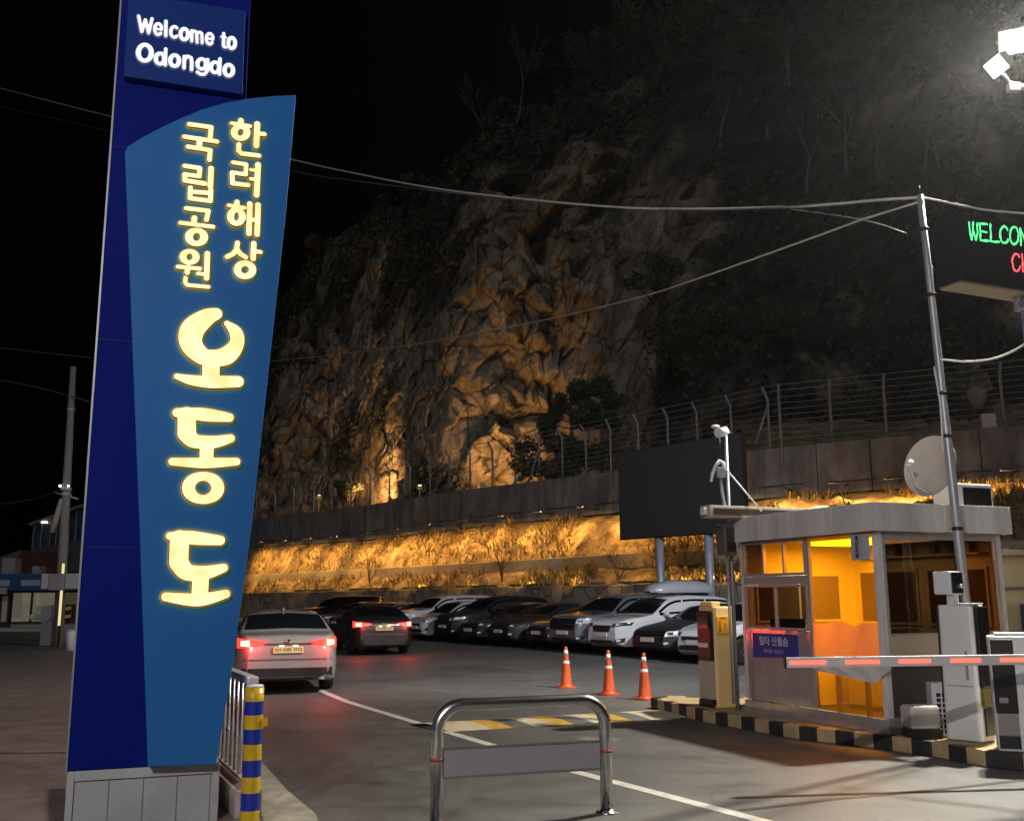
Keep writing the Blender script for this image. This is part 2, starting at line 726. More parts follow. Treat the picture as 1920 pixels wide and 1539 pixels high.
mb2 = MB()
pl = [(L[0], L[1], 0.05) for L in L_]
mb2.quad(pl + [(-34, 33.0, 0.05), (-16, 5.1, 0.05)])
tag(mb2.build('pavement', paving('red_paving', (0.19, 0.135, 0.125), (0.145, 0.11, 0.105), (0.075, 0.065, 0.06)), fix=False), kind='structure')
tag(strip([Vector((-15.4, 11.1, 0)), Vector((-3.4, 11.3, 0))], 0.03, 0.054).build('pavement_joint', m_black, fix=False), kind='structure')

# ------------------------------------------------------------------ welcome sign pylon
SO = Vector((-3.21, 7.55, 0.0))
SD = Vector((0.943, 0.332, 0)).normalized()
SN = Vector((SD.y, -SD.x, 0))            # towards the viewer
sign = thing('sign_pylon', 'tall blue welcome pylon with lit cream letters on a pale panelled base', 'sign', (SO.x, SO.y, 0.05), math.atan2(SD.y, SD.x))


def on_sign(u, v, off):
    """(x along the sign, z) of the point seen at u, v on the plane standing `off` in front of the slab"""
    p = hit(u, v, SO + SN * off, SN)
    return (p - SO).dot(SD), p.z - 0.05


BZ = on_sign(118, 1447, 0)[1]
SW = 1.055
m_navy = mat('navy_panel', (0.002, 0.009, 0.15), 0.65, col2=(0.0015, 0.0065, 0.115), scale=0.6, spec=0.06, detail=8)
m_blue = mat('blue_panel', (0.015, 0.115, 0.36), 0.5, col2=(0.013, 0.10, 0.30), scale=0.5, spec=0.15, detail=8)
m_navy2 = mat('navy_box', (0.006, 0.028, 0.16), 0.5, spec=0.1)
m_alu = mat('aluminium', (0.55, 0.56, 0.60), 0.35, 0.9)
m_basep = mat('base_panel', (0.33, 0.34, 0.36), 0.5, col2=(0.27, 0.28, 0.30), scale=2.5)
mb = MB()
mb.bb(0.035, SW - 0.035, 0.02, 0.40, -0.05, BZ - 0.08)
mb.build('base_core', m_basep, sign)
mb = MB()
for x0, x1 in ((0, 0.05), (SW - 0.05, SW)):
    mb.bb(x0, x1, 0.0, 0.42, -0.05, BZ)
mb.bb(0.05, SW - 0.05, 0.001, 0.419, BZ - 0.07, BZ)
mb.build('base_frame', mat('base_frame', (0.36, 0.38, 0.38), 0.5, col2=(0.28, 0.29, 0.29), scale=3), sign, bevel=0.004)
for k in range(4):
    a = 0.055 + (SW - 0.11) * k / 4
    b = 0.055 + (SW - 0.11) * (k + 1) / 4
    MB().bb(a, b - 0.008, 0.008, 0.019, -0.05, BZ - 0.078).build('base_tile', m_basep, sign, bevel=0.002)
mb = MB().bb(0, SW - 0.03, 0.0, 0.45, BZ + 0.004, 6.95)
mb.build('slab', m_navy, sign, bevel=0.006)
for zz_ in (BZ + 1.6, BZ + 3.2, BZ + 4.8):
    MB().bb(0.004, SW - 0.034, -0.0015, -0.0003, zz_, zz_ + 0.005).build('panel_seam', mat('seam_navy', (0.002, 0.004, 0.05), 0.7), sign, fix=False)
mb = MB()
mb.bb(-0.016, -0.002, -0.004, 0.05, BZ - 0.02, 6.95)
mb.build('edge_trim', mat('trim_grey', (0.25, 0.26, 0.30), 0.4, 0.5), sign)
# front panel with arched top
PO = 0.11
poly = [on_sign(u, v, PO) for u, v in [(277, 1437), (262, 1000), (247, 620), (234, 284), (240, 274), (268, 257), (300, 240), (340, 221), (380, 205), (425, 192), (470, 184.5), (515, 180), (555, 178), (536, 400), (512, 620), (470, 1000), (437, 1240), (407, 1420), (405, 1433)]]
mb = MB().prism(poly, lambda p: (p[0], -PO, p[1]), lambda p: (p[0], -0.004, p[1]))
mb.build('arched_panel', m_blue, sign, bevel=0.006)
# welcome box
wl = [on_sign(u, v, 0.09) for u, v in [(232, 143), (455, 177), (460, 20), (241, -14)]]
mb = MB().prism(wl, lambda p: (p[0], -0.09, p[1]), lambda p: (p[0], -0.004, p[1]))
mb.build('welcome_box', m_navy2, sign, bevel=0.006)

m_lface = glow('letter_face', (1.0, 0.80, 0.38), 1.12)
t_ = m_lface.node_tree
n_ = t_.nodes.new('ShaderNodeTexNoise')
n_.inputs['Scale'].default_value = 7
tc_ = t_.nodes.new('ShaderNodeTexCoord')
r_ = t_.nodes.new('ShaderNodeValToRGB')
r_.color_ramp.elements[0].position, r_.color_ramp.elements[1].position = 0.36, 0.62
r_.color_ramp.elements[0].color, r_.color_ramp.elements[1].color = (0.92, 0.62, 0.24, 1), (1.0, 0.84, 0.46, 1)
t_.links.new(tc_.outputs['Object'], n_.inputs['Vector'])
t_.links.new(n_.outputs[0], r_.inputs[0])
t_.links.new(r_.outputs[0], t_.nodes['Principled BSDF'].inputs['Emission Color'])
m_lrim = mat('letter_rim', (0.02, 0.012, 0.006), 0.5)
m_lback = glow('letter_back', (1.0, 0.50, 0.06), 4.5)
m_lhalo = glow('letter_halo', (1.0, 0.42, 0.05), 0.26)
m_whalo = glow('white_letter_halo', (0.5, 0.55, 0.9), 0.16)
m_wface = glow('white_letter_face', (0.80, 0.82, 1.0), 0.98)
m_wback = glow('white_letter_back', (0.9, 0.9, 1.0), 0.8)
m_wrim = mat('white_letter_rim', (0.02, 0.02, 0.03), 0.5)
c_ = lambda *p: list(p)


def sk(pts, w):
    return [(p[0], p[1], w * 0.405) for p in pts]


def smooth_stroke(s_):
    if len(s_) < 3:
        return s_
    P = [np.array(p, float) for p in s_]
    out = []
    for i in range(len(P) - 1):
        p0, p1, p2, p3 = P[max(i - 1, 0)], P[i], P[i + 1], P[min(i + 2, len(P) - 1)]
        for k in range(6):
            t = k / 6
            out.append(tuple(0.5 * (2 * p1 + (p2 - p0) * t + (2 * p0 - 5 * p1 + 4 * p2 - p3) * t * t + (3 * p1 - p0 - 3 * p2 + p3) * t ** 3)))
    out.append(tuple(P[-1]))
    return out


def letters(glyphs, fac, ou, ov, off, mats_, cell, d0, d1, rim, smooth=False):
    for st in glyphs:
        conv = []
        for s_ in st:
            cs = []
            for (x, y, r) in (smooth_stroke(s_) if smooth else s_):
                u, v = ou + x / fac, ov + y / fac
                a = on_sign(u, v, off + d1)
                b = on_sign(u + 1, v, off + d1)
                c = on_sign(u, v + 1, off + d1)
                k = (abs(b[0] - a[0]) + abs(c[1] - a[1])) / 2
                cs.append((a[0], a[1], r / fac * k * (0.92 if smooth else 1)))
            conv.append(cs)
        mb = MB()
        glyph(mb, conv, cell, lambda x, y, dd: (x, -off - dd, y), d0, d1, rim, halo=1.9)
        mb.build('letter', mats_, sign, fix=False)


w1 = 28
welcome = [
    [sk([(384, 145), (412, 288), (445, 180), (474, 300), (505, 170)], 34)],
    [arc(560, 265, 32, 50, 60, -170, w1 / 2, 16) + arc(560, 265, 32, 50, -170, -360, w1 / 2, 12)[0:0], arc(560, 265, 32, 50, 45, 350, w1 / 2, 22), sk([(528, 258), (592, 272)], 26)],
    [sk([(630, 192), (628, 325)], 36)],
    [arc(706, 290, 33, 49, 48, 312, w1 / 2, 22)],
    [ring(795, 310, 51, 66, 17, 32)],
    [sk([(863, 278), (861, 372)], 34), sk([(861, 300), (885, 280), (905, 290), (910, 385)], 32), sk([(912, 305), (935, 290), (953, 303), (955, 390)], 32)],
    [arc(1023, 352, 30, 48, 45, 350, w1 / 2, 22), sk([(993, 345), (1053, 360)], 26)],
    [sk([(1150, 303), (1147, 412), (1153, 424), (1168, 428)], 34), sk([(1128, 332), (1170, 340)], 24)],
    [ring(1222, 390, 47, 65, 15, 32)],
]
odongdo = [
    [ring(440, 477, 80, 91, 38, 52)],
    [ring(577, 530, 58, 65, 20, 30), sk([(628, 442), (624, 588)], 36)],
    [ring(708, 548, 59, 67, 21, 32)],
    [sk([(796, 510), (793, 614)], 38), sk([(796, 535), (825, 508), (855, 520), (862, 560), (860, 630)], 38)],
    [ring(952, 578, 57, 62, 21, 30), sk([(1006, 538), (1002, 640), (975, 672), (940, 670), (912, 650)], 36)],
    [ring(1072, 608, 56, 63, 20, 30), sk([(1117, 530), (1112, 670)], 36)],
    [ring(1195, 634, 57, 67, 20, 32)],
]
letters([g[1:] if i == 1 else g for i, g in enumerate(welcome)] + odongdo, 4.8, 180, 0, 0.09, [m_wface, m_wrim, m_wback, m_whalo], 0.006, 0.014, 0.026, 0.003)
w2 = 46
small = [
    [sk([(577, 142), (752, 166), (745, 250)], w2), sk([(538, 242), (798, 281)], w2), sk([(662, 262), (655, 330)], 56), sk([(567, 322), (745, 350), (738, 428)], w2)],
    [sk([(540, 476), (662, 494), (658, 548)], w2), sk([(540, 543), (658, 560)], 44), sk([(540, 543), (542, 582)], w2), sk([(542, 592), (700, 618)], 50), sk([(752, 496), (745, 640)], 54)],
    [sk([(586, 650), (582, 735), (746, 757), (750, 668)], 46), sk([(586, 682), (748, 694)], 46)],
    [sk([(553, 815), (730, 836), (714, 908)], w2), sk([(618, 893), (614, 940)], 56), sk([(507, 931), (768, 964)], 42), ring(635, 1046, 92, 75, 30, 30)],
    [ring(579, 1205, 80, 65, 25, 26), sk([(486, 1283), (663, 1300)], 42), sk([(566, 1290), (560, 1330)], 52), sk([(645, 1338), (705, 1344)], 38), sk([(722, 1178), (715, 1375)], 54), sk([(547, 1372), (545, 1410), (560, 1430), (730, 1445)], 40)],
    [sk([(991, 112), (988, 150)], 54), sk([(917, 135), (1063, 158)], 40), ring(988, 208, 78, 70, 25, 26), sk([(1122, 140), (1114, 315)], 56), sk([(1125, 216), (1178, 222)], 44), sk([(975, 303), (972, 355), (995, 377), (1135, 394)], 46)],
    [sk([(928, 448), (1033, 464), (1030, 530)], 42), sk([(922, 528), (1030, 545)], 42), sk([(920, 530), (923, 615), (1048, 630)], 46), sk([(1070, 507), (1120, 514)], 34), sk([(1070, 580), (1120, 586)], 36), sk([(1128, 466), (1116, 710)], 56)],
    [sk([(960, 765), (956, 800)], 50), sk([(893, 792), (1018, 812)], 40), ring(955, 882, 75, 76, 20, 33), sk([(1062, 780), (1055, 1018)], 54), sk([(1060, 905), (1125, 912)], 46), sk([(1128, 788), (1120, 1025)], 54)],
    [sk([(964, 1092), (955, 1145), (930, 1180), (880, 1204)], 48), sk([(958, 1140), (985, 1180), (1030, 1208)], 48), sk([(1094, 1098), (1088, 1220)], 54), sk([(1095, 1160), (1148, 1166)], 42), ring(1023, 1308, 90, 77, 32, 28)],
]
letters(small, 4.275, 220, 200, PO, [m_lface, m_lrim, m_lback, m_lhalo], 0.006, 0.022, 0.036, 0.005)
big = [
    [[(452, 94, 30), (405, 112, 44), (345, 165, 58), (338, 230, 54), (385, 285, 44), (440, 296, 42), (500, 285, 46), (545, 235, 36), (543, 180, 32), (502, 138, 14)],
     [(430, 300, 42), (428, 390, 42)], [(273, 380, 15), (340, 397, 26), (430, 405, 32), (552, 404, 29)]],
    [[(275, 546, 24), (400, 555, 34), (512, 568, 23)], [(318, 560, 45), (318, 640, 45)], [(318, 640, 45), (350, 675, 36), (440, 680, 32), (518, 664, 22)], [(410, 690, 34), (408, 765, 34)],
     [(252, 770, 20), (400, 776, 27), (545, 770, 20)], ring(393, 890, 99, 76, 35, 30)],
    [[(240, 1110, 20), (330, 1117, 35), (470, 1130, 25)], [(285, 1125, 47), (281, 1230, 47)], [(281, 1230, 47), (320, 1275, 42), (400, 1278, 36), (487, 1256, 22)], [(382, 1285, 41), (378, 1375, 41)],
     [(222, 1388, 23), (370, 1402, 33), (497, 1375, 22)]],
]
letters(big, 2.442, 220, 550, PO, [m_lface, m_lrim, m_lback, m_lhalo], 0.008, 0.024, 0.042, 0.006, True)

# ------------------------------------------------------------------ railing, bollard and hoop by the kerb
p0, p1 = Vector((-2.03, 8.03, 0.05)), Vector((-2.80, 9.70, 0.05))
d = (p1 - p0)
rl = thing('railing', 'stainless steel railing with twisted uprights behind the blue pylon', 'railing', p0, math.atan2(d.y, d.x))
Ln = d.length
mb = MB().bb(-0.04, Ln, -0.045, 0.045, 0.97, 1.03)
mb.build('top_rail', mat('rail_cap', (0.66, 0.60, 0.62), 0.35, 0.3), rl, bevel=0.012)
m_rst = mat('rail_steel', (0.62, 0.60, 0.60), 0.28, 0.45)
MB().bb(-0.02, Ln, -0.02, 0.02, 0.22, 0.25).build('lower_rail', m_rst, rl)
MB().bb(-0.05, Ln, -0.10, 0.10, 0.0, 0.20).build('plinth', mat('pink_granite', (0.42, 0.33, 0.31), 0.5, col2=(0.33, 0.26, 0.25), scale=12), rl, bevel=0.006)
for k in range(2):
    MB().bb(0.0 + k * (Ln - 0.06), 0.055 + k * (Ln - 0.06), -0.028, 0.028, 0.20, 0.97).build('post', m_rst, rl, bevel=0.004)
for k in range(1, 9):
    x = k * Ln / 9
    mb = MB().tube([(x, 0, 0.25), (x, 0, 0.97)], 0.014, 8)
    if k % 2:
        mb.ball((x, 0, 0.52), (0.02, 0.02, 0.03), 10)
        mb.ball((x, 0, 0.74), (0.018, 0.018, 0.026), 10)
    mb.build('upright', m_rst, rl)

bp = Vector((-1.905, 7.62, 0.05))
bo = thing('bollard', 'round bollard banded blue and yellow standing beside the steel railing', 'bollard', bp)
zs = [0, 0.02, 0.13, 0.25, 0.36, 0.475, 0.585, 0.69, 0.79, 0.885, 0.985]
mb = MB()
m_by = mat('tape_yellow', (0.55, 0.36, 0.015), 0.35, col2=(0.42, 0.27, 0.01), scale=12, bump=0.3, bscale=30)
m_bb = mat('tape_blue', (0.006, 0.022, 0.30), 0.35, col2=(0.006, 0.02, 0.2), scale=9, bump=0.2, bscale=25)
pr_, mi_ = [], []
for i in range(10):
    pr_ += [(0.068, zs[i]), (0.068, zs[i + 1] - 0.001)]
    mi_ += [i % 2, i % 2]
mb.lathe(pr_[:], 28, mis=[1 - q for q in mi_][:-1])
mb.lathe([(0.066, 0.986), (0.06, 1.0), (0.0, 1.004)], 24, mi=2)
mb.quad([(0.06, -0.02, 0.70), (0.115, -0.03, 0.715), (0.11, -0.03, 0.775), (0.06, -0.02, 0.76)], 0)
mb.build('banded_tube', [m_by, m_bb, m_plasw], bo, fix=False)

hl, hr = G(818, 1546), G(1138, 1523)
d = hr - hl
hp = thing('hoop_barrier', 'stainless steel hoop barrier with a blank grey plate in the foreground', 'barrier', hl, math.atan2(d.y, d.x))
Wd, Ht, rb = d.length, 0.86, 0.20
pts = [(0, 0, 0.0), (0, 0, Ht - rb)]
pts += [(rb - rb * math.cos(R(a)), 0, Ht - rb + rb * math.sin(R(a))) for a in range(10, 91, 10)]
pts += [(Wd - rb + rb * math.sin(R(a)), 0, Ht - rb + rb * math.cos(R(a))) for a in range(0, 91, 10)]
pts += [(Wd, 0, 0.0)]
MB().tube(pts, 0.049, 20).build('hoop', m_steel, hp)
mb = MB().bb(0.05, Wd - 0.05, -0.008, 0.008, 0.34, 0.535)
mb.build('plate', mat('grey_plate', (0.27, 0.25, 0.27), 0.5, col2=(0.24, 0.225, 0.245), scale=30), hp, bevel=0.003)
mb = MB().bb(0.048, Wd - 0.048, -0.013, 0.013, 0.535, 0.55)
mb.bb(0.048, Wd - 0.048, -0.013, 0.013, 0.325, 0.34)
mb.build('plate_rail', m_steel, hp)
for x in (0, Wd):
    MB().lathe([(0.0515, 0.455), (0.0515, 0.475)], 20, (x, 0, 0)).build('red_band', mat('red_tape', (0.35, 0.02, 0.015), 0.5), hp)
    mb = MB().lathe([(0.09, 0.0), (0.09, 0.010), (0.055, 0.012), (0.052, 0.03)], 20, (x, 0, 0))
    for a in range(4):
        mb.lathe([(0.01, 0.010), (0.01, 0.022)], 8, (x + 0.072 * math.cos(a * 1.57 + .8), 0.072 * math.sin(a * 1.57 + .8), 0))
    mb.build('foot', m_steel, hp)

# ------------------------------------------------------------------ traffic cones
m_cone = mat('cone_orange', (0.62, 0.10, 0.02), 0.4, col2=(0.5, 0.08, 0.018), scale=6)
m_refl = mat('cone_band', (0.75, 0.70, 0.70), 0.4)
cone = thing('traffic_cone', '', 'traffic cone')
mb = MB().lathe([(0.165, 0.028), (0.112, 0.045), (0.105, 0.06), (0.078, 0.33), (0.064, 0.45), (0.052, 0.545), (0.043, 0.61), (0.034, 0.69), (0.027, 0.735), (0.022, 0.745), (0.0, 0.747)], 28)
mb.build('cone_body', m_cone, cone)
mb = MB().lathe([(0.0655, 0.435), (0.0655, 0.45), (0.053, 0.525)], 28)
mb.build('reflective_band', m_refl, cone)
mb = MB().lathe([(0.0465, 0.60), (0.037, 0.68)], 28)
mb.build('reflective_band', m_refl, cone)
b = [(math.cos(R(a)) * rr_, math.sin(R(a)) * rr_) for a, rr_ in [(k * 15 + 7.5, 0.20 if k % 6 in (2, 3) else 0.185) for k in range(24)]]
MB().prism(b, lambda p: (p[0], p[1], 0.0), lambda p: (p[0], p[1], 0.03)).build('base', m_cone, cone, bevel=0.004)
clabels = ['orange traffic cone farthest from the island, leftmost of the three cones', 'orange traffic cone standing between the two other cones', 'orange traffic cone closest to the tip of the striped island']
cpos = [G(1062, 1289), G(1142, 1302), G(1209, 1311)]
for i in range(3):
    o = cone if i == 0 else copy_tree(cone)
    o.matrix_basis = Matrix.Translation(cpos[i]) @ Matrix.Rotation(0.4 * i, 4, 'Z')
    tag(o, clabels[i], 'traffic cone', 'orange cones beside the island')

# ------------------------------------------------------------------ island
isl = [G(1222, 1327), G(1320, 1353), G(1500, 1386), G(1640, 1402), G(1750, 1418), G(1850, 1437), G(1920, 1445), Vector((5.6, 9.75, 0))]
back = [Vector((7.9, 13.3, 0)), Vector((6.6, 15.0, 0)), Vector((4.6, 15.6, 0)), Vector((3.2, 15.75, 0)), Vector((2.35, 15.95, 0))]
IZ = 0.15
ist = thing('traffic_island', 'raised traffic island with black and cream striped kerb under the booth', 'island', isl[0])
ring_pts = isl + back
mb = MB()
mb.quad([(p.x, p.y, IZ) for p in ring_pts])
m_islt = mat('island_top', (0.42, 0.30, 0.14), 0.75, col2=(0.32, 0.23, 0.12), scale=2.5, bump=0.15, bscale=15)
mb.build('top', m_islt, ist, world=True, fix=False)
# kerb blocks, alternately painted
m_kbk = mat('kerb_black', (0.018, 0.017, 0.018), 0.6, col2=(0.035, 0.033, 0.032), scale=9)
m_kcr = mat('kerb_cream', (0.52, 0.37, 0.19), 0.7, col2=(0.36, 0.26, 0.15), scale=6, bump=0.2, bscale=20)
cum = 0.0
blk = 0.26
pts2 = ring_pts + [ring_pts[0]]
segs_ = []
for a, b_ in zip(pts2[:-1], pts2[1:]):
    L = (b_ - a).length
    n = max(1, round(L / blk))
    for k in range(n):
        segs_.append((a + (b_ - a) * (k / n), a + (b_ - a) * ((k + 1) / n)))
cen = sum(ring_pts, Vector()) / len(ring_pts)
for i, (a, b_) in enumerate(segs_):
    dd = (b_ - a)
    nn = Vector((dd.y, -dd.x, 0)).normalized()
    if nn.dot(a - cen) < 0:
        nn = -nn
    o_ = nn * (0.02 + random.uniform(-0.004, 0.004))
    q = [a + o_, b_ + o_, b_ - nn * 0.10, a - nn * 0.10]
    t = MB()
    t.prism([(p.x, p.y) for p in q], lambda p: (p[0], p[1], 0.0), lambda p: (p[0], p[1], IZ + 0.006 + 0.001 * (i % 2)))
    t.build('kerb_block', m_kbk if i % 2 == 0 else m_kcr, ist, bevel=0.012, world=True)
# ------------------------------------------------------------------ lamps of the place
FL = Vector((7.67, 14.0, 9.9))
fp = thing('floodlight_mast', 'tall mast at the right edge carrying two glaring white floodlights', 'floodlight', (8.55, 14.35, 0))
mb = MB().tube([(0, 0, 0), (0, 0, 10.4)], [0.12, 0.08], 14)
mb.build('mast', m_galv, fp)
m_flens = glow('flood_lens', (1.0, 0.97, 0.80), 30)
m_fbody = mat('lamp_body', (0.30, 0.30, 0.28), 0.5)


def flood(c, aim, w, h, power, col, spot, name='floodlight_head'):
    c, aim = Vector(c), Vector(aim)
    q = (aim - c).to_track_quat('-Z', 'Y').to_matrix().to_4x4()
    M = Matrix.Translation(c) @ q
    mb = MB().box((0, 0, 0.07), (w, h, 0.10), 0, M=M)
    for k in range(6):
        mb.box((-w / 2 + w * (k + .5) / 6, 0, 0.15), (0.012, h * 0.9, 0.06), 0, M=M)
    hd = mb.build(name, m_fbody, fp, world=True)
    ln = MB().box((0, 0, 0.008), (w * 0.92, h * 0.92, 0.016), 0, M=M).build('lens', m_flens, hd)
    ln.data.transform(fp.matrix_basis.inverted())
    mb = MB().tube([M @ Vector((-w / 2 - .02, 0, 0.06)), M @ Vector((-w / 2 - .02, 0, 0.24)), M @ Vector((w / 2 + .02, 0, 0.24)), M @ Vector((w / 2 + .02, 0, 0.06))], 0.014, 6)
    mb.build('bracket', m_galv, fp, world=True)
    lamp('SPOT', 'flood_beam', M @ Vector((0, 0, -0.03)), power, col, fp, aim, 0.12, spot, 0.7)


f1 = AT(1915, 76, 14.0)
f2 = AT(1867, 126, 13.9)
flood(f1, (3.4, 3.5, 1.0), 0.62, 0.36, 12500, (1.0, 0.94, 0.78), 172)
flood(f2, (-4.0, 12.0, 0.5), 0.36, 0.26, 5200, (1.0, 0.94, 0.82), 150)
flood((8.45, 14.0, 9.75), (-1.0, 29.0, 0.8), 0.5, 0.32, 8500, (0.96, 0.97, 1.0), 96)  # third head, added out of view to light the parked cars
ab = AT(1893, 158, 14.0)
mb = MB().tube([ab, (8.55, 14.35, ab.z - 0.05)], 0.04, 8)
mb.tube([ab + Vector((0.02, 0, 0)), f2 + Vector((0.12, 0.03, -0.1))], 0.02, 6)
mb.tube([ab + Vector((0.25, 0, 0)), f1 + Vector((0.1, 0.05, -0.15))], 0.02, 6)
mb.box((ab.x + 0.05, ab.y, ab.z - 0.06), (0.16, 0.12, 0.12))
mb.build('cross_arm', m_fbody, fp, world=True)
# the street lamp of this kerb, behind the viewer
sl = thing('street_lamp', 'grey street lamp on the pavement behind the viewer', 'street lamp', (-4.6, -3.5, 0))
MB().tube([(0, 0, 0), (0, 0, 6.6), (0.15, 0, 7.0), (0.5, 0, 7.15), (1.4, 0, 7.15)], [0.09, 0.065, 0.05, 0.045, 0.04], 12).build('pole', m_galv, sl)
hd = MB().box((1.6, 0, 7.13), (0.6, 0.22, 0.09)).build('lamp_head', m_fbody, sl, bevel=0.02)
MB().box((1.6, 0, 7.078), (0.5, 0.16, 0.012)).build('lens', m_flens, hd)
lamp('SPOT', 'street_beam', (-3.0, -3.5, 7.05), 4800, (1.0, 0.93, 0.90), sl, (-0.6, 9.0, 0.6), 0.15, 150, 0.8)

# ------------------------------------------------------------------ ticket booth
BC = Vector((4.13, 11.49, 0.15))
BRZ = math.atan2(0.398, 0.917)
BX = Vector((math.cos(BRZ), math.sin(BRZ), 0))
BY = Vector((-BX.y, BX.x, 0))
booth = thing('ticket_booth', 'stainless steel ticket booth with amber lit windows on the island', 'booth', BC, BRZ)


def LF(u, v, off=0.0):
    p = hit(u, v, BC - BX * off, BX) - BC
    return p.dot(BY), p.z


def RF(u, v, off=0.0):
    p = hit(u, v, BC - BY * off, BY) - BC
    return p.dot(BX), p.z


BL = LF(1396, 1250)[0]
BW = RF(1889, 1150)[0]
zf0, zf1 = LF(1640, 996)[1], LF(1636, 942)[1]
print('booth', BL, BW, zf0, zf1)
m_ss = mat('booth_steel', (0.50, 0.45, 0.44), 0.13, 0.5, col2=(0.42, 0.38, 0.37), scale=1.5, bump=0.4, bscale=2.2, stretch=(1, 2.6, 0.3), bdist=0.02)
m_ssf = mat('fascia_steel', (0.80, 0.76, 0.75), 0.24, 0.2, bump=0.5, bscale=2.2, bdist=0.012, stretch=(2.5, 2.5, 0.08), col2=(0.54, 0.50, 0.47), scale=1.2)  # vertical tone streaks paint reflected bands onto the steel
m_fr = mat('window_frame_alu', (0.44, 0.40, 0.39), 0.35, 0.4)
m_int = mat('booth_inside', (0.62, 0.58, 0.50), 0.7)
m_dark = mat('dark_panel', (0.05, 0.045, 0.04), 0.5)
m_amber = film('amber_film', (1.0, 0.40, 0.006), 0.04, 0.10)
m_frost = film('frosted_film', (0.85, 0.50, 0.20), 0.06, 0.8, 0.15, diff=0.45)
m_tint = film('tinted_glass', (0.030, 0.017, 0.008), 0.07)
m_tint2 = film('tinted_glass_brown', (0.13, 0.052, 0.014), 0.07)
m_clear = film('clear_glass', (0.22, 0.16, 0.10), 0.07)
yM = LF(1518, 1180)[0]
yN = LF(1653, 1180)[0]
zU1, zU0 = LF(1450, 1013)[1], LF(1450, 1080)[1]
zL1, zL0 = LF(1450, 1095)[1], LF(1455, 1181)[1]
zP = LF(1560, 1332)[1]          # bottom of the glazed panel
zT = LF(1560, 1006)[1]
zB = 0.0
# shell: plinth, posts, beams, rear walls, roof
mb = MB()
mb.bb(-0.02, 0.05, -0.02, BL, zB, zP - 0.01)
mb.bb(0.05, BW, -0.018, 0.05, zB, 0.18)
mb.build('plinth', m_ss, booth, bevel=0.006)
for x, y in ((0.0, 0.0), (BW - 0.09, 0.0), (0.0, BL - 0.07), (BW - 0.09, BL - 0.07)):
    MB().bb(x, x + 0.09, y, y + 0.07, zP if x == 0 else 0.18, zf0).build('corner_post', m_ssf, booth, bevel=0.008)
MB().bb(0.004, 0.05, yM, BL - 0.07, zP, zL0).build('lower_panel', m_ss, booth)
MB().bb(0.004, 0.06, yM - 0.045, yM, zP, zf0).build('mullion', m_fr, booth, bevel=0.004)
MB().bb(0.004, 0.05, yM, BL - 0.07, zU0, zL1).build('window_beam', m_fr, booth, bevel=0.003)
MB().bb(0.004, 0.05, 0.07, BL - 0.07, zU1 if zU1 < zf0 - 0.01 else zf0 - 0.02, zf0).build('window_beam', m_fr, booth, bevel=0.003)
mb = MB()
mb.bb(BW - 0.05, BW - 0.003, 0.07, BL - 0.07, 0.0, zf0)
mb.bb(0.09, BW - 0.09, BL - 0.05, BL - 0.003, 0.0, zf0)
mb.build('rear_walls', m_int, booth)
MB().bb(0.05, BW - 0.05, 0.05, BL - 0.05, 0.0, 0.03).build('floor', m_dark, booth)
# fascia and roof
fo = 0.10
n_seg = 3
mb = MB()
for k in range(4):
    a, b = -fo + (BL + 2 * fo) * k / 4, -fo + (BL + 2 * fo) * (k + 1) / 4
    mb.bb(-fo, -fo + 0.03, a, b - 0.004, zf0, zf1)
    a, b = -fo + 0.033 + (BW + 2 * fo - 0.066) * k / 4, -fo + 0.033 + (BW + 2 * fo - 0.066) * (k + 1) / 4
    mb.bb(a, b - 0.004, -fo, -fo + 0.03, zf0, zf1)
mb.bb(BW + fo - 0.03, BW + fo, -fo, BL + fo, zf0, zf1)
mb.bb(-fo + 0.033, BW + fo - 0.033, BL + fo - 0.03, BL + fo, zf0, zf1)
mb.build('fascia', m_ssf, booth, bevel=0.004)
MB().bb(-fo + 0.035, BW + fo - 0.035, -fo + 0.035, BL + fo - 0.035, zf0 + 0.003, zf1 - 0.04).build('roof', m_ss, booth)


def window(y0, y1, z0, z1, n, pane, fw=0.03, xo=-0.006, sill=True):
    mb = MB()
    mb.bb(xo, 0.05, y0, y1, z0, z0 + fw)
    mb.bb(xo, 0.05, y0, y1, z1 - fw, z1)
    for k in range(n + 1):
        c = y0 + (y1 - y0 - fw) * k / n
        mb.bb(xo + (0.004 if 0 < k < n else 0), 0.048, c, c + fw, z0 + fw, z1 - fw)
    w = mb.build('window', m_fr, booth, bevel=0.003)
    for k in range(n):
        a = y0 + (y1 - y0 - fw) * k / n + fw
        b = y0 + (y1 - y0 - fw) * (k + 1) / n
        MB().quad([(0.02 + 0.008 * (k % 2), a, z0 + fw), (0.02 + 0.008 * (k % 2), b, z0 + fw), (0.02 + 0.008 * (k % 2), b, z1 - fw), (0.02 + 0.008 * (k % 2), a, z1 - fw)]).build('pane', pane[k % len(pane)], w, fix=False)
    return w


window(yM + 0.01, BL - 0.075, zU0 + 0.005, zU1 - 0.005, 3, [m_amber, m_amber, m_tint2])
window(yM + 0.01, BL - 0.075, zL0 + 0.005, zL1 - 0.005, 2, [m_clear, m_tint2])
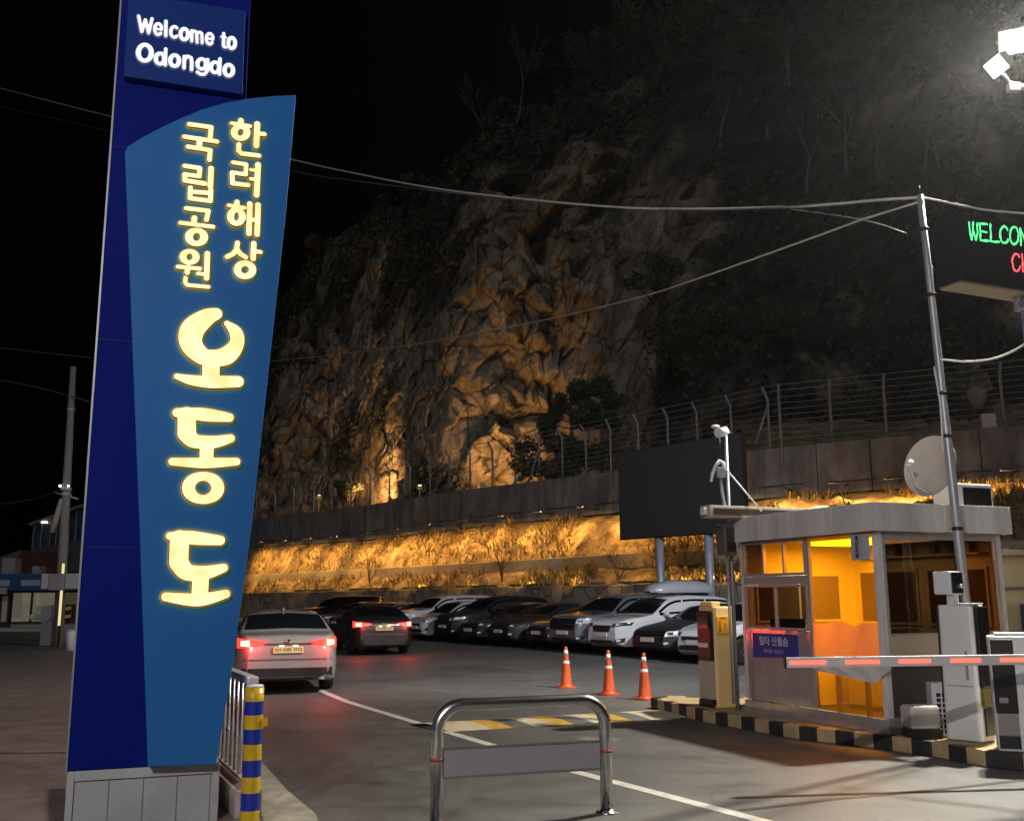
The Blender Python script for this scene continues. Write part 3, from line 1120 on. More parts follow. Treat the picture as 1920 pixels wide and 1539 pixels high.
# glazed panel with its films
fy0, fy1 = 0.072, yM - 0.047
MB().quad([(0.03, fy0, zP), (0.03, fy1, zP), (0.03, fy1, zU1), (0.03, fy0, zU1)]).build('amber_pane', m_amber, booth, fix=False)
zW, zV = LF(1580, 1168)[1], LF(1580, 1252)[1]
rows = []
for i in range(13):
    t = i / 12
    row = []
    for j in range(37):
        s = j / 36
        wob = 0.022 * math.sin(s * 13) + 0.012 * math.sin(s * 29 + 1)
        z = zV + (zW + wob - zV) * t
        row.append((0.012 + 0.008 * math.sin(s * 17 + t * 3) * (0.4 + t), fy0 + (fy1 - fy0) * s, z))
    rows.append(row)
MB().grid(rows).build('frosted_film', m_frost, booth, fix=False)
rows = []
for i in range(9):
    t = i / 8
    row = []
    for j in range(33):
        s = j / 32
        u = 1672 - 150 * s
        drop = t * float(np.interp(s, [0, .10, .19, .24, .45, 1], [1, 14, 30, 31, 20, 4]))
        y, z = LF(u, 1251 + drop, 0.03 + 0.06 * t * math.sin(math.pi * s))
        row.append((-0.03 - 0.06 * t * math.sin(math.pi * s) - 0.010 * math.sin(s * 21 + t * 4), y, z))
    rows.append(row)
MB().grid(rows).build('loose_sheet', mat('white_sheet', (0.62, 0.60, 0.58), 0.45, bump=0.4, bscale=9), booth, fix=False)
# sealed right face
xs_ = [RF(1661, 1100)[0], RF(1806, 1100)[0], RF(1881, 1100)[0]]
zr1, zr0 = RF(1750, 1007)[1], RF(1740, 1191)[1]
zq = RF(1740, 1247)[1]
mb = MB()
mb.bb(0.09, BW - 0.09, -0.004, 0.05, zr1, zf0)
mb.build('window_beam', m_fr, booth, bevel=0.003)
MB().bb(0.09, BW - 0.09, -0.004, 0.05, zq, zr0).build('sill_panel', mat('sill_tan', (0.42, 0.34, 0.26), 0.5), booth, bevel=0.003)
MB().bb(0.09, BW - 0.09, 0.012, 0.045, 0.18, zq).build('lower_panel', m_dark, booth)  # the shade below the sill is put into this dark colour
for a, b in ((0.09, xs_[1] - 0.02), (xs_[1] + 0.02, BW - 0.09)):
    mb = MB()
    for q in ((a, a + 0.03, zr0, zr1), (b - 0.03, b, zr0, zr1), (a + 0.03, b - 0.03, zr0, zr0 + 0.03), (a + 0.03, b - 0.03, zr1 - 0.03, zr1)):
        mb.bb(q[0], q[1], -0.008, 0.05, q[2], q[3])
    w = mb.build('window', m_fr, booth, bevel=0.003)
    MB().quad([(a + 0.03, 0.02, zr0 + 0.03), (b - 0.03, 0.02, zr0 + 0.03), (b - 0.03, 0.02, zr1 - 0.03), (a + 0.03, 0.02, zr1 - 0.03)]).build('pane', m_tint if a < 0.5 else m_tint2, w, fix=False)
MB().bb(xs_[1] - 0.02, xs_[1] + 0.02, -0.006, 0.05, zr0, zr1).build('mullion', m_fr, booth)
# blue notice
nb = [LF(u, v, 0.016) for u, v in [(1412, 1231), (1495, 1232), (1493, 1190), (1411, 1186)]]
MB().prism(nb, lambda p: (-0.016, p[0], p[1]), lambda p: (0.003, p[0], p[1])).build('blue_notice', mat('notice_blue', (0.012, 0.035, 0.26), 0.4), booth, bevel=0.002)
cy = (LF(1452, 1203)[0], LF(1452, 1203)[1])
mb = MB()
add_text(mb, '릴타 신월슴', 0.125, lambda x, y: (-0.018, cy[0] - x * 0.98, cy[1] + y), bold=0.002)
mb.build('notice_lettering', mat('lettering_white', (0.6, 0.6, 0.64), 0.5), booth, fix=False)
cy2 = LF(1452, 1221)
mb = MB()
add_text(mb, '릴타신월 , 월슴신타', 0.05, lambda x, y: (-0.018, cy2[0] - x, cy2[1] + y))
mb.build('notice_lettering', MATS['lettering_white'], booth, fix=False)
# inside: ceiling lamp
cl = MB().bb(0.6, 1.4, 0.5, 2.0, zf0 - 0.06, zf0 - 0.02).build('ceiling_lamp', glow('tube_lamp', (1.0, 0.84, 0.55), 6), booth)
MB().bb(0.05, BW - 0.05, 0.05, BL - 0.05, zf0 - 0.018, zf0 - 0.002).build('ceiling', m_int, booth)
lamp('AREA', 'booth_light', BC + BX * 1.0 + BY * 1.25 + Vector((0, 0, zf0 - 0.08)), 75, (1.0, 0.80, 0.46), booth, BC + BX * 1.0 + BY * 1.251 + Vector((0, 0, 0)), 0.8, size_y=1.4)
# furniture inside
m_desk = mat('desk_wood', (0.30, 0.20, 0.12), 0.5)
dk = thing('desk', 'brown counter desk inside the amber lit ticket booth', 'desk', BC + BX * 0.45 + BY * 1.6 + Vector((0, 0, 0.03)), BRZ)
MB().bb(-0.25, 0.3, -0.6, 0.9, 0.72, 0.76).build('desktop', m_desk, dk, bevel=0.004)
for x, y in ((-0.2, -0.55), (0.25, -0.55), (-0.2, 0.8), (0.25, 0.8)):
    MB().bb(x - 0.025, x + 0.025, y - 0.025, y + 0.025, 0, 0.72).build('leg', m_fr, dk)
mo = thing('monitor', 'dark flat monitor standing on the desk inside the booth', 'monitor', BC + BX * 0.45 + BY * 2.2 + Vector((0, 0, 0.791)), BRZ + 0.5)
MB().bb(-0.02, 0.02, -0.24, 0.24, 0.10, 0.42).build('screen', m_plasb, mo, bevel=0.005)
MB().bb(-0.09, 0.09, -0.1, 0.1, 0, 0.015).bb(-0.02, 0.02, -0.03, 0.03, 0.015, 0.12).build('stand', m_plasb, mo)
cb = thing('cabinet', 'low pale cabinet against the rear wall inside the booth', 'cabinet', BC + BX * 1.62 + BY * 1.75 + Vector((0, 0, 0.031)), BRZ)
MB().bb(-0.25, 0.3, -0.4, 0.4, 0, 1.05).build('carcass', mat('cabinet_grey', (0.42, 0.38, 0.32), 0.5), cb, bevel=0.006)
for y in (-0.385, 0.005):
    dr = MB().bb(-0.268, -0.252, y, y + 0.38, 0.05, 1.00).build('door', mat('cabinet_door', (0.48, 0.44, 0.38), 0.5), cb, bevel=0.004)
    MB().bb(-0.285, -0.27, y + 0.17, y + 0.2, 0.6, 0.75).build('handle', m_plasb, dr)
ch = thing('office_chair', 'office chair with dark back inside the booth', 'chair', BC + BX * 1.35 + BY * 0.7 + Vector((0, 0, 0.031)), BRZ + 2.4)
MB().bb(-0.23, 0.23, -0.22, 0.22, 0.42, 0.50).build('seat', m_plasb, ch, bevel=0.03)
MB().bb(-0.22, 0.22, 0.20, 0.26, 0.52, 0.92).build('backrest', m_plasb, ch, bevel=0.025)
MB().tube([(0, 0, 0.06), (0, 0, 0.42)], 0.03, 10).build('column', m_fr, ch)
mb = MB()
for k in range(5):
    a = k * 2 * math.pi / 5
    mb.tube([(0, 0, 0.07), (0.27 * math.cos(a), 0.27 * math.sin(a), 0.03)], [0.025, 0.018], 8)
    mb.ball((0.27 * math.cos(a), 0.27 * math.sin(a), 0.027), 0.026, 8)
mb.build('base', m_plasb, ch)
m_nightg = mat('night_glass', (0.10, 0.07, 0.04), 0.1)
for y0, y1 in ((0.18, 1.15), (1.3, BL - 0.2)):
    w = MB().bb(BW - 0.075, BW - 0.052, y0, y1, 1.12, 1.86).build('rear_window', m_int, booth, bevel=0.004)
    for q in range(2):
        a, b = y0 + 0.04 + (y1 - y0 - 0.04) * q / 2, y0 + (y1 - y0 - 0.04) * (q + 1) / 2
        MB().bb(BW - 0.082, BW - 0.076, a, b, 1.16, 1.82).build('pane', m_nightg, w)
w = MB().bb(0.2, BW - 0.3, BL - 0.075, BL - 0.052, 1.15, 1.82).build('rear_window', m_int, booth, bevel=0.004)
for q in range(2):
    a, b = 0.24 + (BW - 0.54) * q / 2, 0.2 + (BW - 0.54) * (q + 1) / 2
    MB().bb(a, b, BL - 0.082, BL - 0.076, 1.19, 1.78).build('pane', m_nightg, w)
MB().bb(BW - 0.16, BW - 0.053, 0.2, BL - 0.3, 2.0, 2.03).build('shelf', m_int, booth)
for k, (y, h) in enumerate(((0.35, .16), (0.5, .2), (0.62, .18), (0.9, .12), (1.35, .22), (1.5, .2))):
    MB().bb(BW - 0.15, BW - 0.06, y, y + 0.09, 2.032, 2.032 + h).build('box_file', [m_desk, m_int, m_dark][k % 3], booth)
wb = MB().bb(BW - 0.054, BW - 0.066, 0.5, 1.0, 0.72, 1.05).build('wall_notice', mat('notice_paper', (0.7, 0.62, 0.45), 0.6), booth)

# grey signal column on the glazed panel
sp = [LF(1606, 1003, 0.02), LF(1633, 1049, 0.02)]
mb = MB().bb(-0.12, -0.02, min(sp[0][0], sp[1][0]), max(sp[0][0], sp[1][0]), sp[1][1], sp[0][1])
cbx = mb.build('sign_box', mat('sign_box_grey', (0.34, 0.34, 0.38), 0.45), booth, bevel=0.008)
ymid = (sp[0][0] + sp[1][0]) / 2
mb = MB()
for k, (ch_, v) in enumerate(zip('계산요금', (1012, 1022, 1032, 1042))):
    z = sp[1][1] + (sp[0][1] - sp[1][1]) * (0.84 - 0.225 * k)
    add_text(mb, ch_, 0.062, lambda x, y: (-0.123, ymid - x, z + y), bold=0.003)
mb.build('sign_box_lettering', m_black, booth, fix=False)
# rooftop light box reaching out to the left
rb_ = thing('roof_light_box', 'long light box lying across the booth roof and reaching out to the left', 'light box', BC + Vector((0, 0, zf1 - 0.04)), BRZ)
MB().bb(-0.62, 1.5, BL - 0.25, BL - 0.02, 0.03, 0.19).build('case', mat('case_grey', (0.40, 0.36, 0.31), 0.45), rb_, bevel=0.008)
MB().bb(-0.56, 1.45, BL - 0.262, BL - 0.252, 0.065, 0.15).build('front_strip', mat('strip_brown', (0.035, 0.022, 0.015), 0.35), rb_)
MB().bb(-0.68, -0.622, BL - 0.20, BL - 0.10, 0.06, 0.16).build('end_cap', m_plasw, rb_, bevel=0.01)
MB().bb(0.1, 0.2, BL - 0.22, BL - 0.05, 0.0, 0.03).bb(1.2, 1.3, BL - 0.22, BL - 0.05, 0.0, 0.03).build('foot', m_fr, rb_)
su = thing('speaker_box', 'dark box hanging on the far left corner of the booth', 'speaker', BC - BX * 0.16 + BY * (BL + 0.06) + Vector((0, 0, LF(1376, 1042)[1])), BRZ)
MB().bb(-0.10, 0.10, -0.10, 0.10, 0.0, 0.42).build('case', mat('dark_case', (0.10, 0.095, 0.09), 0.45), su, bevel=0.02)
MB().bb(-0.06, 0.08, -0.112, -0.101, 0.05, 0.38).build('front_grille', m_plasb, su, bevel=0.01)
MB().tube([(0.0, 0, 0.0), (0.0, 0, -1.95)], 0.018, 8).build('conduit', m_fr, su)
# roof clutter
ra = thing('rooftop_unit', 'small white air unit with dark front on the booth roof beside the mast', 'air unit', BC + BX * 1.78 + BY * 0.36 + Vector((0, 0, zf1 - 0.04)), BRZ)
MB().bb(-0.28, 0.30, -0.2, 0.2, 0.0, 0.34).build('case', m_plasw, ra, bevel=0.015)
MB().bb(-0.20, 0.26, -0.212, -0.201, 0.05, 0.29).build('grille', m_plasb, ra)
for i, (x, y, w, dpt, a, c) in enumerate([(0.55, 1.5, 0.7, 0.5, 0.1, 'crumpled tan sheet lying on the left of the booth roof'), (1.0, 0.9, 0.5, 0.45, -0.2, 'folded pale sheet on the booth roof near the front corner')]):
    rows = [[(w * (j / 8 - .5), dpt * (k / 6 - .5), 0.14 + 0.05 * noise.noise((j * .6, k * .8, i * 7)) + 0.1 * math.exp(-((j - 4) ** 2 + (k - 3) ** 2) / 9)) for j in range(9)] for k in range(7)]
    o = MB().grid(rows).build('roof_sheet', mat('tarp', (0.40, 0.33, 0.24), 0.6), None, fix=False)
    o.matrix_basis = Matrix.Translation(BC + BX * x + BY * y + Vector((0, 0, zf1 - 0.14))) @ Matrix.Rotation(BRZ + a, 4, 'Z')
    tag(o, c, 'tarpaulin')

# ------------------------------------------------------------------ machines by the booth
def rrect(w, d, r, n=5):
    out = []
    for cx, cy_, a0 in ((w - r, d - r, 0), (r, d - r, 90), (r, r, 180), (w - r, r, 270)):
        for k in range(n + 1):
            a = R(a0 + 90 * k / n)
            out.append((cx + r * math.cos(a), cy_ + r * math.sin(a)))
    return out


m_ky = mat('machine_cream', (0.85, 0.60, 0.26), 0.4, col2=(0.78, 0.54, 0.22), scale=3)
k1p = G(1346, 1327, 0.15)
k1 = thing('ticket_machine', 'cream ticket machine with a black left face at the tip of the island', 'ticket machine', (k1p.x, k1p.y, IZ + 0.007), BRZ)
MB().prism(rrect(0.36, 0.40, 0.04), lambda p: (p[0], p[1], 0), lambda p: (p[0] + 0.005, p[1], 1.36)).build('cabinet', m_ky, k1, bevel=0.02)
MB().bb(0.0, 0.15, 0.06, 0.34, 1.36, 1.43).build('camera_hood', m_ky, k1, bevel=0.012)
MB().bb(-0.055, -0.003, 0.02, 0.36, 0.62, 1.30).build('black_front', m_plasb, k1, bevel=0.02)
MB().bb(-0.075, -0.057, 0.06, 0.30, 1.06, 1.24).build('screen', mat('screen_off', (0.05, 0.05, 0.055), 0.1), k1, bevel=0.004)
MB().bb(-0.085, -0.057, 0.08, 0.30, 0.80, 0.86).build('ticket_slot', m_plasw, k1, bevel=0.006)
MB().bb(-0.06, -0.003, 0.03, 0.35, 0.10, 0.615).build('lower_door', mat('machine_grey', (0.42, 0.36, 0.30), 0.45), k1, bevel=0.01)
MB().bb(-0.062, -0.003, 0.02, 0.36, 0.0, 0.095).build('kick_plate', m_plasb, k1)
pl_ = MB().bb(0.03, 0.24, -0.018, -0.001, 0.98, 1.23).build('instruction_plate', mat('plate_orange', (0.72, 0.34, 0.02), 0.4), k1, bevel=0.006)
mb = MB()
for i in range(5):
    mb.bb(0.06, 0.10, -0.0205, -0.019, 1.02 + i * 0.03, 1.035 + i * 0.03)
    mb.bb(0.15, 0.15 + 0.02 + 0.03 * (i % 2), -0.0205, -0.019, 1.03 + i * 0.025, 1.038 + i * 0.025)
mb.bb(0.09, 0.18, -0.0205, -0.019, 1.195, 1.205)
mb.build('printing', mat('print_brown', (0.30, 0.10, 0.01), 0.5), pl_)
MB().bb(0.245, 0.262, -0.006, -0.001, 0.68, 0.96).build('slot', m_plasb, k1)
MB().bb(-0.02, 0.38, -0.03, 0.42, -0.004, 0.03).build('foot', m_ky, k1, bevel=0.006)

k2p = G(1776, 1386, 0.15)
k2 = thing('card_reader_machine', 'white pay machine with a camera head in front of the booth windows', 'pay machine', (k2p.x, k2p.y, IZ + 0.007), R(-50))
MB().prism(rrect(0.38, 0.30, 0.045), lambda p: (p[0] * 1.06 - 0.012, p[1] * 1.05 - 0.008, 0), lambda p: (p[0], p[1], 1.40)).build('cabinet', m_plasw, k2, bevel=0.015)
MB().bb(0.388, 0.43, 0.02, 0.28, 0.55, 1.38).build('black_front', m_plasb, k2, bevel=0.012)
MB().bb(0.392, 0.425, 0.03, 0.27, 0.36, 0.545).build('olive_panel', mat('olive', (0.16, 0.13, 0.03), 0.4), k2)
MB().bb(0.40, 0.415, 0.05, 0.25, 0.06, 0.34).build('lower_grille', m_plasb, k2)
MB().bb(-0.03, -0.004, 0.03, 0.28, 0.40, 1.38).build('rear_cover', m_plasb, k2, bevel=0.01)
MB().bb(0.27, 0.30, -0.012, 0.001, 0.62, 0.92).build('slot', mat('slot_grey', (0.26, 0.26, 0.27), 0.4), k2, bevel=0.003)
MB().bb(0.05, 0.33, -0.006, 0.001, 0.555, 0.561).build('seam', m_rubber, k2)
MB().bb(0.08, 0.16, 0.08, 0.2, 1.40, 1.51).build('neck', m_plasw, k2, bevel=0.006)
hd = MB().bb(-0.02, 0.18, 0.0, 0.26, 1.51, 1.76).build('camera_head', m_plasw, k2, bevel=0.02)
MB().bb(0.183, 0.20, 0.01, 0.25, 1.52, 1.75).build('lens_window', m_plasb, hd, bevel=0.008)
MB().tube([(0.20, 0.17, 1.60), (0.23, 0.17, 1.60)], 0.022, 12).build('lens', m_fr, hd)
MB().bb(0.2, 0.42, 0.0, 0.2, 1.402, 1.42).build('top_plate', m_plasw, k2, bevel=0.004)

k3p = G(1872, 1409, 0.15)
k3 = thing('barrier_cabinet', 'low white barrier machine with a black front at the right edge', 'barrier machine', (k3p.x, k3p.y, IZ + 0.007), R(-23))
MB().prism(rrect(0.46, 0.38, 0.04), lambda p: (p[0], p[1], 0), lambda p: (p[0] - 0.01, p[1], 1.10)).build('cabinet', m_plasw, k3, bevel=0.018)
MB().bb(0.012, 0.215, -0.016, 0.002, 0.36, 1.07).build('black_front', m_plasb, k3, bevel=0.01)
MB().bb(0.02, 0.21, -0.012, 0.002, 0.15, 0.355).build('lower_panel', mat('panel_taupe', (0.24, 0.21, 0.19), 0.4), k3)
MB().bb(0.02, 0.21, -0.014, 0.002, 0.03, 0.145).build('kick_plate', m_plasb, k3)
MB().bb(0.05, 0.13, -0.03, -0.017, 0.46, 0.51).build('ticket_tray', mat('slot_grey', (0.26, 0.26, 0.27), 0.4), k3, bevel=0.004)
MB().bb(0.06, 0.12, -0.019, -0.0165, 0.845, 0.855).build('card_mark', m_plasw, k3)
MB().tube([(0.09, -0.0165, 0.90), (0.09, -0.021, 0.90)], 0.012, 12).build('button', mat('button_red', (0.3, 0.03, 0.03), 0.4), k3)
MB().bb(0.06, 0.44, 0.03, 0.33, 1.10, 1.13).build('lid', m_plasw, k3, bevel=0.008)

# barrier arm in front of the machines
a0, a1 = AT(1473, 1242, 9.45), AT(1990, 1229, 9.75)
a1.z = a0.z
dd = a1 - a0
ga = thing('barrier_gate', 'long white barrier arm with glowing red strips across the front of the booth', 'barrier arm', (a1.x, a1.y, 0), math.atan2(dd.y, dd.x))
Lg = dd.length
hz = a0.z
MB().bb(-Lg, 0.1, -0.022, 0.022, hz - 0.047, hz + 0.047).build('arm', mat('arm_white', (0.62, 0.60, 0.60), 0.35), ga, bevel=0.008)
MB().bb(-Lg - 0.012, -Lg - 0.001, -0.025, 0.025, hz - 0.05, hz + 0.05).build('end_cap', m_plasb, ga)
for ua, ub in ((1479, 1547), (1583, 1647), (1683, 1743), (1780, 1837), (1873, 1935)):
    xa = (hit(ua, 1242, a1, Vector((dd.y, -dd.x, 0)).normalized()) - a1).dot(dd.normalized())
    xb = (hit(ub, 1240, a1, Vector((dd.y, -dd.x, 0)).normalized()) - a1).dot(dd.normalized())
    MB().bb(xa, xb, -0.030, -0.0225, hz - 0.018, hz + 0.018).build('light_strip', glow('strip_red', (1.0, 0.16, 0.10), 1.5), ga, bevel=0.003)
MB().bb(0.0, 0.34, -0.16, 0.2, 0.0, 1.2).build('housing', m_plasw, ga, bevel=0.02)
MB().bb(0.05, 0.3, -0.175, -0.161, 0.3, 1.0).build('housing_door', m_plasb, ga, bevel=0.01)

# things on the ground before the booth's dark face
pb = BC + BX * 0.16 - BY * 0.30
bx = thing('condenser_unit', 'rounded pinkish white unit on a black base at the near corner of the booth', 'air conditioner', (pb.x, pb.y, IZ + 0.003), BRZ - 0.3)
MB().bb(-0.17, 0.17, -0.13, 0.13, 0.10, 0.34).build('case', mat('unit_pale', (0.52, 0.47, 0.44), 0.45), bx, bevel=0.035)
MB().bb(-0.15, 0.19, -0.11, 0.13, 0.0, 0.10).build('base', m_plasb, bx, bevel=0.01)
MB().tube([(0.17, 0, 0.2), (0.24, 0, 0.2), (0.26, 0.06, 0.12)], 0.02, 8).build('pipe', m_fr, bx)
pb = BC + BX * 0.50 - BY * 0.25
ac = thing('slatted_box', 'narrow white vented box with square holes beside the white pay machine', 'vent box', (pb.x, pb.y, IZ + 0.003), BRZ - 0.5)
MB().bb(-0.10, 0.10, -0.10, 0.10, 0.0, 0.56).build('case', m_plasw, ac, bevel=0.01)
mb = MB()
for i in range(8):
    for j in range(2):
        mb.bb(-0.055 + j * 0.06, -0.012 + j * 0.06, -0.104, -0.099, 0.03 + i * 0.055, 0.07 + i * 0.055)
mb.build('vent_holes', m_plasb, ac)

# ------------------------------------------------------------------ mast, dish, LED board
mt0, mt1 = Vector((5.13, 11.50, IZ)), AT(1725, 366, 11.45)
mast = thing('cable_mast', 'leaning grey steel mast in front of the booth carrying overhead cables', 'mast', mt0)
mv = mt1 - mt0
pt = [mv * t for t in (0, .3, .55, .56, .8, 1.0)]
MB().tube(pt, [0.055, 0.053, 0.05, 0.045, 0.042, 0.038], 16).build('pole', mat('mast_grey', (0.40, 0.40, 0.43), 0.4, 0.4, bump=0.1, bscale=6), mast)
for t in (0.36, 0.53, 0.61, 0.80, 0.93):
    p = mv * t
    MB().tube([p - mv.normalized() * 0.02, p + mv.normalized() * 0.02], 0.062, 14).build('pole_clamp', m_plasb, mast)
off = Vector((-0.06, -0.03, 0))
MB().tube([mv * t + off * (1 + 0.25 * math.sin(t * 40)) for t in np.linspace(0.5, 0.66, 12)], 0.012, 6).build('taped_cable', m_plasw, mast)
MB().tube([mv * t - off * (1 + 0.15 * math.sin(t * 30)) for t in np.linspace(0.3, 0.86, 26)], 0.007, 6).build('taped_cable', m_plasb, mast)
MB().tube([mv, mv + Vector((0, 0, 0.12))], 0.006, 6).build('tip', m_plasb, mast)

dc = AT(1744, 874, 12.0)
dish = thing('satellite_dish', 'round pale satellite dish with a rusty stain beside the leaning mast', 'satellite dish', dc)
dn = Vector((-0.78, -0.52, 0.2)).normalized()
Md = dn.to_track_quat('Z', 'Y').to_matrix().to_4x4()
mb = MB()
prof = [(0.0, -0.07), (0.08, -0.066), (0.16, -0.053), (0.24, -0.031), (0.31, -0.005), (0.345, 0.012), (0.35, 0.016), (0.352, 0.008), (0.31, -0.017), (0.24, -0.043), (0.16, -0.065), (0.08, -0.078), (0.0, -0.082)]
mb.lathe(prof, 40)
mb.v = [tuple(Md @ Vector((v[0], v[1] * 1.08, v[2]))) for v in mb.v]
m_dish = mat('dish_pale', (0.52, 0.47, 0.43), 0.5, col2=(0.44, 0.38, 0.33), scale=5)
mb.build('reflector', m_dish, dish)
mb = MB()
for i in range(22):
    a = random.uniform(0, 6.28)
    r_ = random.uniform(0.01, 0.07)
    c_x, c_y = -0.05 + r_ * math.cos(a) * 0.6, -0.16 + r_ * math.sin(a) * 1.6
    mb.lathe([(0.0, -0.0), (0.018, -0.0)], 8, (c_x, c_y, -0.049 + (c_x ** 2 + c_y ** 2) * 0.25 - 0.01 + 0.0004 * i))
st_ = mb
dl = Md.to_3x3()
MB().tube([Md @ Vector((0.05, -0.35, 0.0)), Md @ Vector((0.0, -0.30, 0.25)), Md @ Vector((0, -0.12, 0.42))], 0.012, 8).build('feed_arm', m_fr, dish)
MB().tube([Md @ Vector((0, -0.10, 0.40)), Md @ Vector((0, -0.04, 0.36))], 0.03, 12).build('receiver', m_plasw, dish)
MB().tube([Md @ Vector((0, 0, -0.08)), Md @ Vector((0, -0.05, -0.2)), Vector((0.22, 0.0, -0.25)), Vector((0.24, 0.0, -0.55))], 0.022, 10).build('mount', m_fr, dish)

LRZ = R(24)
lp = AT(1805, 524, 10.2)
LX = Vector((math.cos(LRZ), math.sin(LRZ), 0))
LN = Vector((LX.y, -LX.x, 0))
led = thing('led_board', 'black LED board showing green and red letters at the right edge', 'LED sign', lp, LRZ)
LH = hit(1803, 398, lp, LN).z - lp.z
MB().bb(0, 2.2, 0.0, 0.34, 0.0, LH).build('case', mat('led_case', (0.022, 0.022, 0.026), 0.4), led, bevel=0.008)
MB().bb(0.03, 2.17, -0.006, -0.001, 0.05, LH - 0.03).build('screen', mat('led_screen', (0.03, 0.03, 0.031), 0.55, col2=(0.02, 0.02, 0.021), scale=90), led)
MB().bb(0.02, 2.18, 0.03, 0.32, -0.025, -0.002).build('under_tray', mat('tray', (0.34, 0.28, 0.2), 0.5), led)


def led_text(strokes, w, m):
    mb = MB()
    cs = []
    for s_ in strokes:
        o = []
        for x, y in s_:
            p = hit(1780 + x / 8.55, 380 + y / 8.55, lp + LN * 0.008, LN) - lp
            o.append((p.dot(LX), p.z, w))
        cs.append(o)
    st = 0.0105
    xs = np.arange(0.0, 2.2, st)
    ys = np.arange(0.0, 1.2, st)
    X, Y = np.meshgrid(xs, ys)
    F = sdf(cs, X, Y)
    for i, j in zip(*np.nonzero(F < 0)):
        x, y, r_ = xs[j], ys[i], 0.0046
        mb.quad([(x - r_, -0.0085, y - r_), (x + r_, -0.0085, y - r_), (x + r_, -0.0085, y + r_), (x - r_, -0.0085, y + r_)])
    mb.build('led_letters', m, led, fix=False)


def el(cx, cy_, rx, ry, a0, a1, n=14):
    return [(cx + rx * math.cos(R(a0 + (a1 - a0) * i / n)), cy_ + ry * math.sin(R(a0 + (a1 - a0) * i / n))) for i in range(n + 1)]


m_lg = glow('led_green', (0.12, 0.95, 0.32), 1.9)
m_lr = glow('led_red', (1.0, 0.10, 0.12), 2.2)
led_text([[(312, 318), (330, 480), (358, 595), (378, 440), (380, 320)], [(380, 430), (428, 600), (450, 490), (448, 328)],
          [(612, 352), (490, 335), (500, 600), (632, 618)], [(500, 460), (600, 474)], [(658, 352), (668, 620), (800, 634)],
          el(878, 515, 66, 135, -35, -180) + [(815, 520), (822, 580)] + el(885, 560, 62, 90, 170, 20),
          el(1040, 530, 68, 140, 0, 360, 24), [(1150, 680), (1135, 415), (1210, 600)], [(1210, 600), (1285, 440), (1296, 705)]], 0.0115, m_lg)
led_text([el(1070, 960, 66, 140, -40, -180) + [(1010, 960)] + el(1078, 975, 62, 125, 175, 25), [(1165, 830), (1182, 1108)], [(1290, 850), (1306, 1122)], [(1174, 975), (1298, 990)]], 0.0115, m_lr)
pp = AT(1964, 900, 10.75)
po = thing('led_board_post', 'blue grey post holding up the LED board at the right edge', 'post', (pp.x, pp.y, 0))
MB().bb(-0.07, 0.07, -0.07, 0.07, 0.0, lp.z + 0.6).build('post', mat('post_blue', (0.16, 0.20, 0.34), 0.4), po, bevel=0.01)
br = MB().bb(-0.16, -0.075, -0.03, 0.03, lp.z - 0.20, lp.z - 0.16).bb(-0.16, -0.13, -0.03, 0.03, lp.z - 0.16, lp.z - 0.03).build('bracket', m_fr, po)

# camera pole and looped cable at the far left corner of the booth roof
cp = BC + BX * 0.02 + BY * (BL + 0.22)
zt = AT(1369, 800, 13.9).z
cm = thing('camera_pole', 'thin grey pole with a small camera rising behind the left end of the booth', 'camera pole', (cp.x, cp.y, 0.0), BRZ)
q0 = AT(1373, 958, cp.y)
q1 = AT(1368, 800, cp.y)
mb = MB().tube([(0, 0, IZ), (0, 0, q1.z)], 0.028, 10)
mb.build('pole', m_galv, cm)
c0 = AT(1352, 812, cp.y - 0.05)
inv = cm.matrix_basis.inverted()
MB().tube([inv @ q1 - Vector((0, 0, 0.08)), inv @ c0], 0.014, 8).build('arm', m_galv, cm)
hd = MB().tube([inv @ (c0 + Vector((0.06, -0.02, 0.03))), inv @ (c0 + Vector((-0.07, -0.14, -0.02)))], [0.06, 0.07], 14).build('camera', m_plasw, cm)
MB().ball(inv @ (c0 + Vector((-0.08, -0.02, 0.09))), (0.075, 0.05, 0.03), 10).build('sun_shield', m_plasw, cm)
ch0 = AT(1352, 865, cp.y - 0.3)
pp_ = BC + BX * 0.0 + BY * (BL - 0.1)
an = thing('cable_stub_pole', 'short bent conduit wrapped with white cable above the booth corner', 'conduit', (pp_.x, pp_.y, BC.z + zf1 - 0.05))
inv = an.matrix_basis.inverted()
yy = pp_.y


def lp_(u, v, y=None):
    return inv @ AT(u, v, y or yy)


MB().tube([lp_(1366, 962), lp_(1358, 945), lp_(1353, 920), lp_(1351, 888)], 0.022, 10).build('conduit', m_galv, an)
MB().bb(-0.055, 0.055, -0.055, 0.055, -0.07, 0.07).build('junction_box', m_galv, an, bevel=0.01).location = lp_(1351, 886)
MB().tube([lp_(1333, 903), lp_(1336, 888), lp_(1342, 873), lp_(1349, 864), lp_(1356, 868), lp_(1359, 882)], [0.018, 0.026, 0.026, 0.03, 0.028, 0.02], 10).build('cable_loop', mat('cable_white', (0.7, 0.69, 0.64), 0.5, bump=0.5, bscale=40), an)
MB().tube([lp_(1349, 864), lp_(1350, 850), lp_(1349, 815)], 0.006, 6).build('thin_wire', m_plasb, an)
MB().tube([lp_(1362, 880), lp_(1428, 958, yy - 0.2)], 0.012, 8).build('stay_cable', MATS['cable_white'], an)
MB().tube([lp_(1330, 955), lp_(1338, 966), lp_(1350, 969), lp_(1364, 966)], 0.016, 8).build('hanging_cable', MATS['cable_white'], an)


